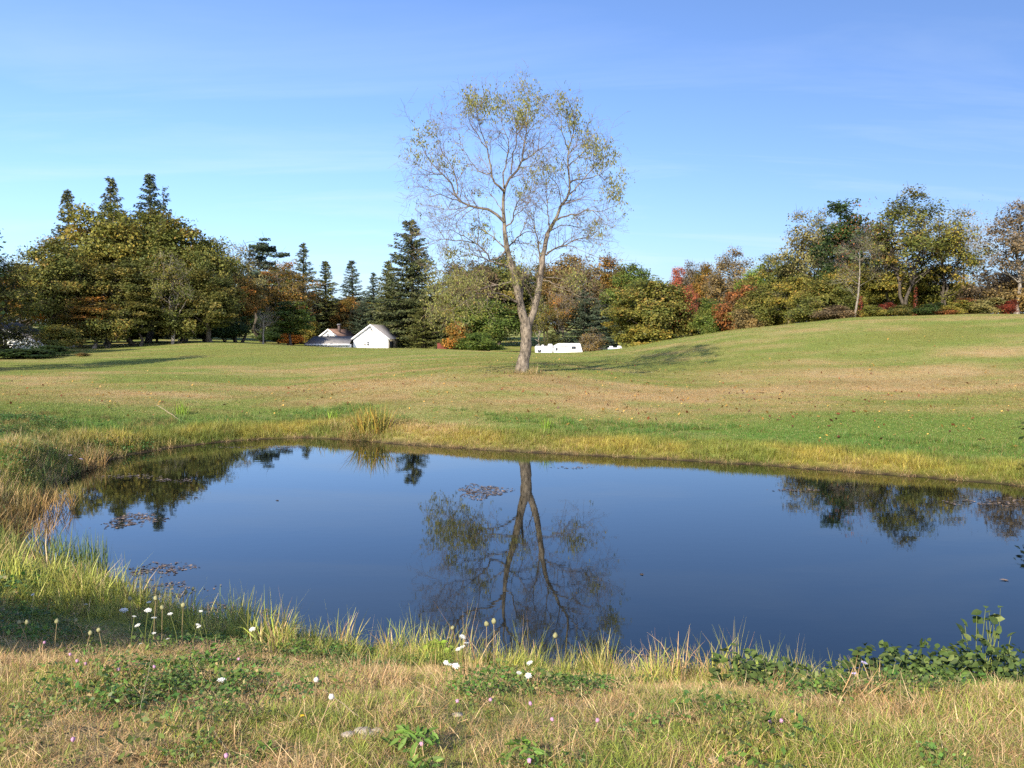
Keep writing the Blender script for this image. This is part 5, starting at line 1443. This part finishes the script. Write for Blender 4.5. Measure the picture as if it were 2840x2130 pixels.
blade_plant('brown_tussock', 40, 1500, 240, .7, .25, .55, .011, 'tussock', 'smaller brown tussock at the left edge in front of the rust-brown one', .4, 1.1, seed=9)
blade_plant('brown_tussock', 235, 1300, 160, .5, .3, .6, .012, 'tussock', 'brownish grass tuft on the left bank above the leaning tussock', .4, 1.1, seed=10)
for q, (u, v) in enumerate([(905, 1760), (1130, 1765), (1190, 1760), (1470, 1790), (1895, 1815), (1945, 1815)]):
    blade_plant('tall_grass_tuft', u, v, 34, .14, .3, .62, .009, ('iris', 'iris', 'iris', 'plume', 'limeplant', 'limeplant')[q],
                ['yellow grass tuft with bent tips on the near bank left of centre', 'yellow grass tuft just left of the lime green plant', 'tallest bent yellow grass tuft behind the lime green plant',
                 'straw-coloured grass tuft on the near bank below the tree reflection', 'green grass tuft standing up against the water right of centre', 'second green grass tuft against the water right of centre'][q], .3, 1.3, seed=20 + q)

def leafy(name, u, v, h, n, rad, leaf, mat, label, asp=.62, tilt=.55, seed=1, stems=8, cat='plant', h0=.06, d0=2.2, D=None):
    rs = np.random.RandomState(seed)
    b = hit(u, v, h * .6, d0) if D is None else np.array((at(u, v, D)[0], D, 0))
    o = empty(name, (b[0], b[1], gz(b[0], b[1]) - .01))
    a = rs.rand(n) * 6.283; r = rad * np.sqrt(rs.rand(n))
    C = np.stack([r * np.cos(a), r * np.sin(a), h0 + (h - h0) * rs.rand(n) ** .7 * (1 - .45 * (r / rad) ** 2)], 1)
    nn = nrm(rs.normal(size=(n, 3)) * tilt + np.array((0, -.25, 1.)))
    L_ = leaf * rs.uniform(.65, 1.25, n); W_ = L_ * asp
    d = nrm(np.stack([np.cos(a), np.sin(a), 0 * a], 1) + rs.normal(size=(n, 3)) * .6)
    d = nrm(d - (d * nn).sum(1, keepdims=True) * nn); sv = np.cross(nn, d)
    L1, W1 = L_[:, None], W_[:, None]
    # ovate leaf: six points round a raised midrib fold
    pts = [C - d * L1 * .5, C - d * L1 * .15 + sv * W1 * .5 + nn * L1 * .06, C + d * L1 * .2 + sv * W1 * .42 + nn * L1 * .05, C + d * L1 * .55 - nn * L1 * .08,
           C + d * L1 * .2 - sv * W1 * .42 + nn * L1 * .05, C - d * L1 * .15 - sv * W1 * .5 + nn * L1 * .06]
    V = np.stack(pts, 1).reshape(-1, 3)
    i = np.arange(n)[:, None] * 6
    q = np.concatenate([i + np.array([0, 1, 2, 3]), i + np.array([0, 3, 4, 5])], 0)
    at_ = np.ones((n, 4)); at_[:, :3] = rs.rand(n, 3)
    fo = ob('leaves', mesh_np('leaves', V, [q], {'lc': ('FLOAT_COLOR', np.repeat(at_, 6, 0))}), LM[mat], o)
    fo['kind'] = 'stuff'
    k = rs.permutation(n)[:stems]
    P = np.stack([np.stack([C[k] * np.array((.15, .15, 0)), C[k] * np.array((.6, .6, .55)), C[k]], 1)], 0)[0]
    Vs, qs = tubes(P, np.tile([.004, .003, .002], (len(k), 1)), 4)
    ob('stems', mesh_np('stems', Vs, [qs]), STEM, o)
    return tag(o, label, cat)
leafy('lime_plant', 1207, 1800, .22, 110, .16, .055, 'limeplant', 'bright lime green leafy plant at the water edge near the tree reflection', seed=3, d0=5.6)
brs = [(2055, 1845, .30, 70, .22), (2110, 1880, .26, 70, .24), (2180, 1880, .24, 60, .22), (2385, 1850, .32, 90, .26), (2450, 1845, .36, 100, .26), (2520, 1840, .36, 100, .28), (2590, 1835, .40, 110, .28),
       (2660, 1825, .40, 110, .28), (2730, 1825, .42, 110, .28), (2790, 1830, .40, 110, .28), (2830, 1850, .36, 100, .28)]
for q, (u, v, h, n, r) in enumerate(brs):
    leafy('bramble', u, v - 12, max(.16, float(at(u, v - 36, (5.75, 5.95)[q % 2])[2] - gz(at(u, v, 5.9)[0], 5.9))), int(n * 1.9), r * 1.0, .055, 'bramble', ['broad-leaved bramble alone at the near water edge right of centre', 'low bramble joining the lone broad-leaved one', 'lowest bramble in the gap between the two bramble patches',
        'bramble with lilac flowers at the left end of the long bramble row', 'second bramble of the long row from the lilac flowers', 'bramble of the long row with a grey upturned leaf', 'middle bramble of the long row at right',
        'bramble of the long row just left of the tall shoot', 'bramble below the tall shoot', 'bramble of the long row near the right edge', 'last bramble of the row cut by the right edge'][q], seed=40 + q, D=(5.75, 5.95)[q % 2])
leafy('bramble_shoot', 2712, 1745, .80, 10, .14, .085, 'bramble', 'tall bramble shoot rising against the water near the right edge', seed=61, stems=9, h0=.42, D=5.9)
leafy('bramble_shoot', 2765, 1775, .72, 9, .12, .08, 'bramble', 'shorter bramble shoot right of the tall one', seed=62, stems=8, h0=.42, D=5.9)
for q, (u, v, r, n) in enumerate([(1140, 2058, .10, 40), (1455, 2085, .09, 30), (1185, 2128, .07, 20), (1980, 1905, .07, 16), (300, 1938, .07, 20), (740, 2080, .05, 16)]):
    leafy('weed_rosette', u, v, .075, n, r, (.06, .05, .045, .045, .05, .04)[q], 'rosette', ['large green rosette weed at the bottom centre beside the pale stones', 'green rosette weed at the bottom right of centre', 'small rosette weed cut by the bottom edge',
        'small rosette weed in the grass right of centre', 'rosette weed in the clover at lower left', 'small pale rosette weed at the bottom left of centre'][q], .34, .5, seed=70 + q, stems=6)

# white umbels, seed heads, clover
rs = np.random.RandomState(4)
def disc_umbel(n, R, rs):
    V, Fq, o = [], [], 0
    for k in range(n):
        rr = R * math.sqrt((k + .5) / n); a = k * 2.4
        c = np.array((rr * math.cos(a), rr * math.sin(a), .012 * (1 - (rr / R) ** 2) + rs.uniform(-.003, .003)))
        m = 6; r0 = R * .20 * rs.uniform(.8, 1.2)
        ang = np.arange(m) * 6.283 / m + rs.rand()
        ring = c + np.stack([r0 * np.cos(ang), r0 * np.sin(ang), rs.uniform(-.003, .001, m)], 1)
        V += [c + np.array((0, 0, .004))] + list(ring)
        for j in range(m): Fq.append((o, o + 1 + j, o + 1 + (j + 1) % m))
        o += m + 1
    return np.array(V), np.array(Fq)
def bumpy_ball(r, rz, rs, n=10, m=7, j=.18):
    V, q = [], []
    for i in range(m + 1):
        t = math.pi * i / m
        for k in range(n):
            a = 6.283 * k / n; s = 1 + rs.uniform(-j, j)
            V.append((r * s * math.sin(t) * math.cos(a), r * s * math.sin(t) * math.sin(a), rz * s * math.cos(t)))
    for i in range(m):
        for k in range(n):
            q.append((i * n + k, i * n + (k + 1) % n, (i + 1) * n + (k + 1) % n, (i + 1) * n + k))
    return np.array(V), np.array(q)
um = mesh_np('umbel', *(lambda g: (g[0], [g[1]]))(disc_umbel(26, .042, rs)))
ballm = mesh_np('seed_head', *(lambda g: (g[0], [g[1]]))(bumpy_ball(.017, .020, rs)))
clm = mesh_np('clover_head', *(lambda g: (g[0], [g[1]]))(bumpy_ball(.014, .014, rs, 9, 7, .3)))
flm = mesh_np('fluff', *(lambda g: (g[0], [g[1]]))(bumpy_ball(.012, .012, rs, 10, 8, .2)))
def flower(name, head, hm, mat, u, v, h, label, cat, group, stem=STEM, tilt=.35, sc_h=1.0, d0=2.2):
    b = hit(u, v, h, d0)
    h = max(.04, float(at(u, v, b[1])[2] - gz(b[0], b[1])))
    top = np.array((b[0], b[1], gz(b[0], b[1]) + h))
    lx, ly = rs.uniform(-.07, .07), rs.uniform(-.05, .05)
    o = empty(name, (b[0] - lx, b[1] - ly, gz(b[0], b[1]) - .01))
    P = np.array([[(0, 0, 0), (lx * .3, ly * .3, h * .5), (lx, ly, h)]])
    V, q = tubes(P, np.array([[.003, .0025, .002]]), 4)
    ob('stem', mesh_np('stem', V, [q]), stem, o)
    hd = ob(head, hm, mat, o, (lx, ly, h))
    hd.rotation_euler = (rs.uniform(-tilt, tilt) + .12, rs.uniform(-tilt, tilt), rs.rand() * 6)
    hd.scale = (sc_h * (.68 if hm is um else 1),) * 3
    return tag(o, label, cat, group)
c7 = lambda x, y: (x / 2.765, 1530 + y / 2.765)
c8 = lambda x, y: (800 + x / 2.765, 1530 + y / 2.765)
lace_lab = {(1140, 272): 'topmost white lace flower of the left corner group, seen against the water', (950, 440): 'widest white lace flower of the left corner group, at the edge of the shadow',
            (1540, 447): 'white lace flower right of the left corner group, close to the water', (1935, 585): 'white lace flower at the water edge well right of the left corner group',
            (250, 320): 'white lace flower alone on the leafy left bank', (1080, 697): 'lowest white lace flower of the left corner group'}
for (x, y), sz in zip([(1140, 272), (950, 440), (1135, 440), (1142, 380), (1030, 487), (1180, 498), (1055, 555), (1305, 467), (1540, 447), (1525, 565), (1285, 660), (1080, 697), (1180, 615), (1935, 585), (1515, 550), (250, 320), (660, 395)],
                      [1.05, 1.1, .9, .75, .5, .7, .7, .6, .5, .6, .55, .5, .5, .8, .5, .5, .5]):
    flower('white_lace_flower', 'flower_head', um, LACE, *c7(x, y), rs.uniform(.26, .40), lace_lab[(x, y)] if (x, y) in lace_lab else 'flat white lace flower in the group at the left corner of the near bank', 'flower', 'white lace flowers at the left corner', sc_h=sz, d0=6.2)
for (x, y), sz in zip([(1335, 642), (1365, 690), (1335, 718), (1235, 652), (1302, 737)], [.8, .65, .65, .55, .6]):
    flower('white_lace_flower', 'flower_head', um, LACE, *c8(x, y), rs.uniform(.28, .38), 'white lace flower in the bunch right beside the lime green plant', 'flower', 'white lace flowers beside the lime green plant', sc_h=sz, d0=5.6)
for (x, y), sz in zip([(1240, 855), (1285, 862), (1208, 838)], [.7, .7, .55]):
    flower('white_lace_flower', 'flower_head', um, LACE, *c8(x, y), rs.uniform(.14, .2), 'low white lace flower of the trio below the lime green plant', 'flower', 'white lace flowers below the lime green plant', sc_h=sz)
for (x, y), sz in zip([(1850, 840), (1840, 935), (1768, 915)], [.65, .55, .5]):
    flower('white_lace_flower', 'flower_head', um, LACE, *c8(x, y), rs.uniform(.14, .22), 'white lace flower in the grass below the right side of the tree reflection', 'flower', 'white lace flowers below the tree reflection', sc_h=sz)
flower('white_lace_flower', 'flower_head', um, LACE, *c7(1700, 970), .12, 'single low white lace flower in the turf left of centre', 'flower', None, sc_h=.75)
for (x, y) in [(1425, 300), (1480, 277), (1405, 400), (1195, 347), (995, 352), (1212, 305), (1245, 418)]:
    flower('seed_head', 'seed_head', ballm, SEEDHEAD, *c7(x, y), rs.uniform(.35, .5), 'curled green seed head on a thin stem at the left corner of the near bank', 'flower', 'seed heads at the left corner', DRYSTEM, d0=6.4)
for (x, y) in [(437, 522), (580, 517), (145, 532), (205, 530), (693, 612), (757, 590)]:
    flower('seed_head', 'seed_head', ballm, SEEDHEAD, *c7(x, y), rs.uniform(.2, .32), 'seed head on a thin stem in the shadow at the left edge', 'flower', 'seed heads in the left shadow', DRYSTEM, sc_h=.85, d0=5.8)
for q, (x, y) in enumerate([(1520, 542), (1575, 522), (1258, 575), (1352, 535), (2047, 632)]):
    flower('seed_head', 'seed_head', ballm, SEEDHEAD, *c8(x, y), rs.uniform(.36, .46), ['seed head on a leaning stem against the tree reflection, the left of the pair', 'seed head on a leaning stem against the tree reflection, the right of the pair',
           'seed head above the bunch of white flowers beside the lime green plant', 'green seed head on a bent stem right of the white flower bunch', 'seed head standing against the right side of the tree reflection'][q], 'flower', None, DRYSTEM, d0=5.8)
CL7 = [(538, 775), (590, 825), (655, 847), (1560, 805), (1587, 803), (1617, 803), (1830, 812), (1183, 868), (908, 890), (560, 1420), (1735, 1545), (340, 685)]
for (x, y) in CL7:
    flower('pink_clover_flower', 'flower_head', clm, CLOVER, *c7(x, y), rs.uniform(.06, .12), 'one of three pink clover flowers in a row left of centre' if 1550 < x < 1620 else 'small pink clover flower in the turf left of centre', 'flower', 'pink clover flowers left of centre', sc_h=.62)
for (x, y) in [(1295, 1130), (1550, 1120), (1855, 1148), (2023, 1268), (1848, 1582), (1020, 1455), (2370, 1275), (3780, 1280), (3690, 1285), (4050, 2010)]:
    if y < 1640: flower('pink_clover_flower', 'flower_head', clm, CLOVER, *c8(x, y), rs.uniform(.05, .1), 'small pink clover flower in the turf right of centre', 'flower', 'pink clover flowers right of centre', sc_h=.62)
flower('dandelion_clock', 'fluff', flm, FLUFF, *c8(213, 965), .2, 'pale dandelion clock on a brown stem left of centre, the upper of two', 'flower', None, DRYSTEM)
flower('dandelion_clock', 'fluff', flm, FLUFF, *c8(330, 1095), .22, 'pale dandelion clock on a brown stem left of centre, the lower of two', 'flower', None, DRYSTEM)
flower('yellow_flower', 'flower_head', um, YELLOWP, *c8(105, 1240), .08, 'small yellow flower in the turf below the dandelion clocks', 'flower', None, sc_h=.35)
for q, (u, v) in enumerate([(2397, 1834), (2370, 1866), (2567, 1897), (195, 1262), (225, 1272)]):
    flower('lilac_aster', 'flower_head', um, LILAC, u, v, .25 if q < 3 else .5, ['lilac aster at the left end of the bramble row, the upper of two', 'lilac aster at the left end of the bramble row, the lower of two', 'faded lilac aster in the grass below the bramble row',
           'lilac aster on the left bank near the water', 'second lilac aster on the left bank, closer to the water'][q], 'flower', None, sc_h=.7 if q < 3 else 1.6, d0=5.4 if q < 3 else 12)
# stones by the rosette weed
for q, (u, v, r) in enumerate([(966, 2045, .024), (1005, 2036, .03), (1032, 2046, .024), (1010, 2056, .018), (1046, 2034, .022), (1985, 2120, .024), (1268, 1990, .02)]):
    b = hit(u, v)
    V, f = bumpy_ball(r, r * .55, np.random.RandomState(90 + q), 9, 6, .16)
    o = ob('stone', mesh_np('stone', V, [f], smooth_shade=False), STONE)
    o.location = (b[0], b[1], gz(b[0], b[1]) + r * .45); o.scale = (1.35, .9, 1)
    tag(o, ['leftmost pale stone beside the large rosette weed', 'largest pale stone beside the large rosette weed', 'pale stone touching the large rosette weed', 'small pale stone in front of the others by the large rosette weed',
            'pale stone at the back right of the little heap', 'pale stone cut by the bottom edge right of centre', 'lone stone in dry grass above the large rosette weed'][q], 'stone', 'stones beside the rosette weed' if q < 5 else None)
# dead stick on the far left bank and dry stalks lying in the near turf
def stick(u, v, L_, az, lift, r, label, seed):
    rs_ = np.random.RandomState(seed)
    b = hit(u, v); t = np.linspace(0, 1, 7)
    P = np.stack([np.cos(az) * L_ * t, np.sin(az) * L_ * t, lift * t + .02], 1) + rs_.normal(size=(7, 3)) * .02 * L_ * .3
    V, q = tubes(P[None], (r * (1 - .6 * t))[None], 5)
    o = ob('dead_stick', mesh_np('dead_stick', V, [q]), STICK); o.location = (b[0], b[1], gz(b[0], b[1]))
    tag(o, label, 'stick')
stick(500, 1168, 1.3, 2.6, .5, .02, 'dead grey stick poking out of the grass beyond the left end of the pond', 1)
stick(1010, 2010, .3, 2.4, .05, .0022, 'dry stalk lying above the pale stones', 2)
stick(385, 2000, .2, 1.65, .22, .0016, 'tall dry stalk standing in the turf at lower left', 3)
stick(640, 2110, .28, 2.2, .02, .0022, 'dry stalk lying in the turf at the bottom left of centre', 4)

# ------------------------------------------------------------------ things afloat
def mat_afloat(u, v, rx, ry, n, label, seed, leaf=.06, spread=1.0, name='floating_leaf_mat'):
    rs = np.random.RandomState(seed)
    D = px_z(v, 0.0); c = at(u, v, D)
    a = rs.rand(n) * 6.283; r = np.sqrt(rs.rand(n)) * (1 + .25 * np.sin(a * 3 + seed) + .15 * np.sin(a * 7))
    C = np.stack([rx * r * np.cos(a), ry * r * np.sin(a), .004 + .008 * rs.rand(n)], 1)
    cl = fbm(C[:, 0] * 3 + seed, C[:, 1] * 3, 3, 1.0)
    C = C[rs.rand(n) < smooth(.3, .6, cl) * spread + (1 - spread)]
    C = C[pond_sd(C[:, 0] + c[0], C[:, 1] + c[1]) < -.05]
    n = len(C)
    nn = nrm(rs.normal(size=(n, 3)) * .10 + np.array((0, 0, 1.)))
    s = leaf * rs.uniform(.5, 1.4, n)
    V, q = leaf_quads(C, nn, s, s * .6, rs)
    V[:, 2] = np.maximum(V[:, 2], .003)
    o = ob(name, mesh_np(name, V, [q], {'lc': ('FLOAT_COLOR', lc_attr(n, rs.rand(n), rs))}), LM['floating'])
    o.location = (c[0], c[1], 0)
    return tag(o, label, 'leaf mat')
mat_afloat(1338, 1363, .55, .85, 800, 'oval mat of floating leaves beside the reflected trunk', 1, .06, .25)
mat_afloat(365, 1445, .55, .7, 420, 'mat of floating leaves on the dark tree reflection at left', 2, .07)
mat_afloat(360, 1322, .8, .35, 160, 'thin streak of floating leaves near the left shore', 3, .07)
mat_afloat(480, 1332, .5, .35, 110, 'pale streak of floating leaves right of the thin one near the left shore', 4, .07)
mat_afloat(740, 1240, 1.6, .3, 200, 'narrow raft of floating leaves under the far left shore', 5, .07)
mat_afloat(440, 1580, .5, .45, 380, 'upper part of the scattered leaf raft at the near left corner', 6, .05)
mat_afloat(400, 1640, .8, .55, 460, 'lower part of the scattered leaf raft at the near left corner', 7, .05)
mat_afloat(600, 1690, .22, .22, 70, 'small round leaf raft close to the near bank', 8, .05)
mat_afloat(700, 1698, .35, .2, 90, 'small wide leaf raft close to the near bank, right of the round one', 9, .05)
mat_afloat(2760, 1392, 1.1, .5, 260, 'wide floating leaf raft under the right shore', 10, .08)
mat_afloat(2210, 1360, .6, .15, 80, 'thin streak of floating leaves right of centre near the far shore', 11, .07)
mat_afloat(1840, 1812, .35, .18, 120, 'leaf raft just beyond the near grass right of centre', 12, .04)
mat_afloat(1580, 1297, .5, .3, 70, 'faint raft of floating leaves right of the reflected trunk top', 13, .07)
for q, (u, v) in enumerate([(770, 1388), (1780, 1593), (2788, 1610), (545, 1380)]):
    mat_afloat(u, v, .02, .02, 3, ['single pale leaf floating left of the tree reflection', 'single pale leaf floating right of the tree reflection', 'single pale leaf floating near the right edge', 'single leaf floating off the left tree reflection'][q], 30 + q, .09, 0.0, 'floating_leaf')
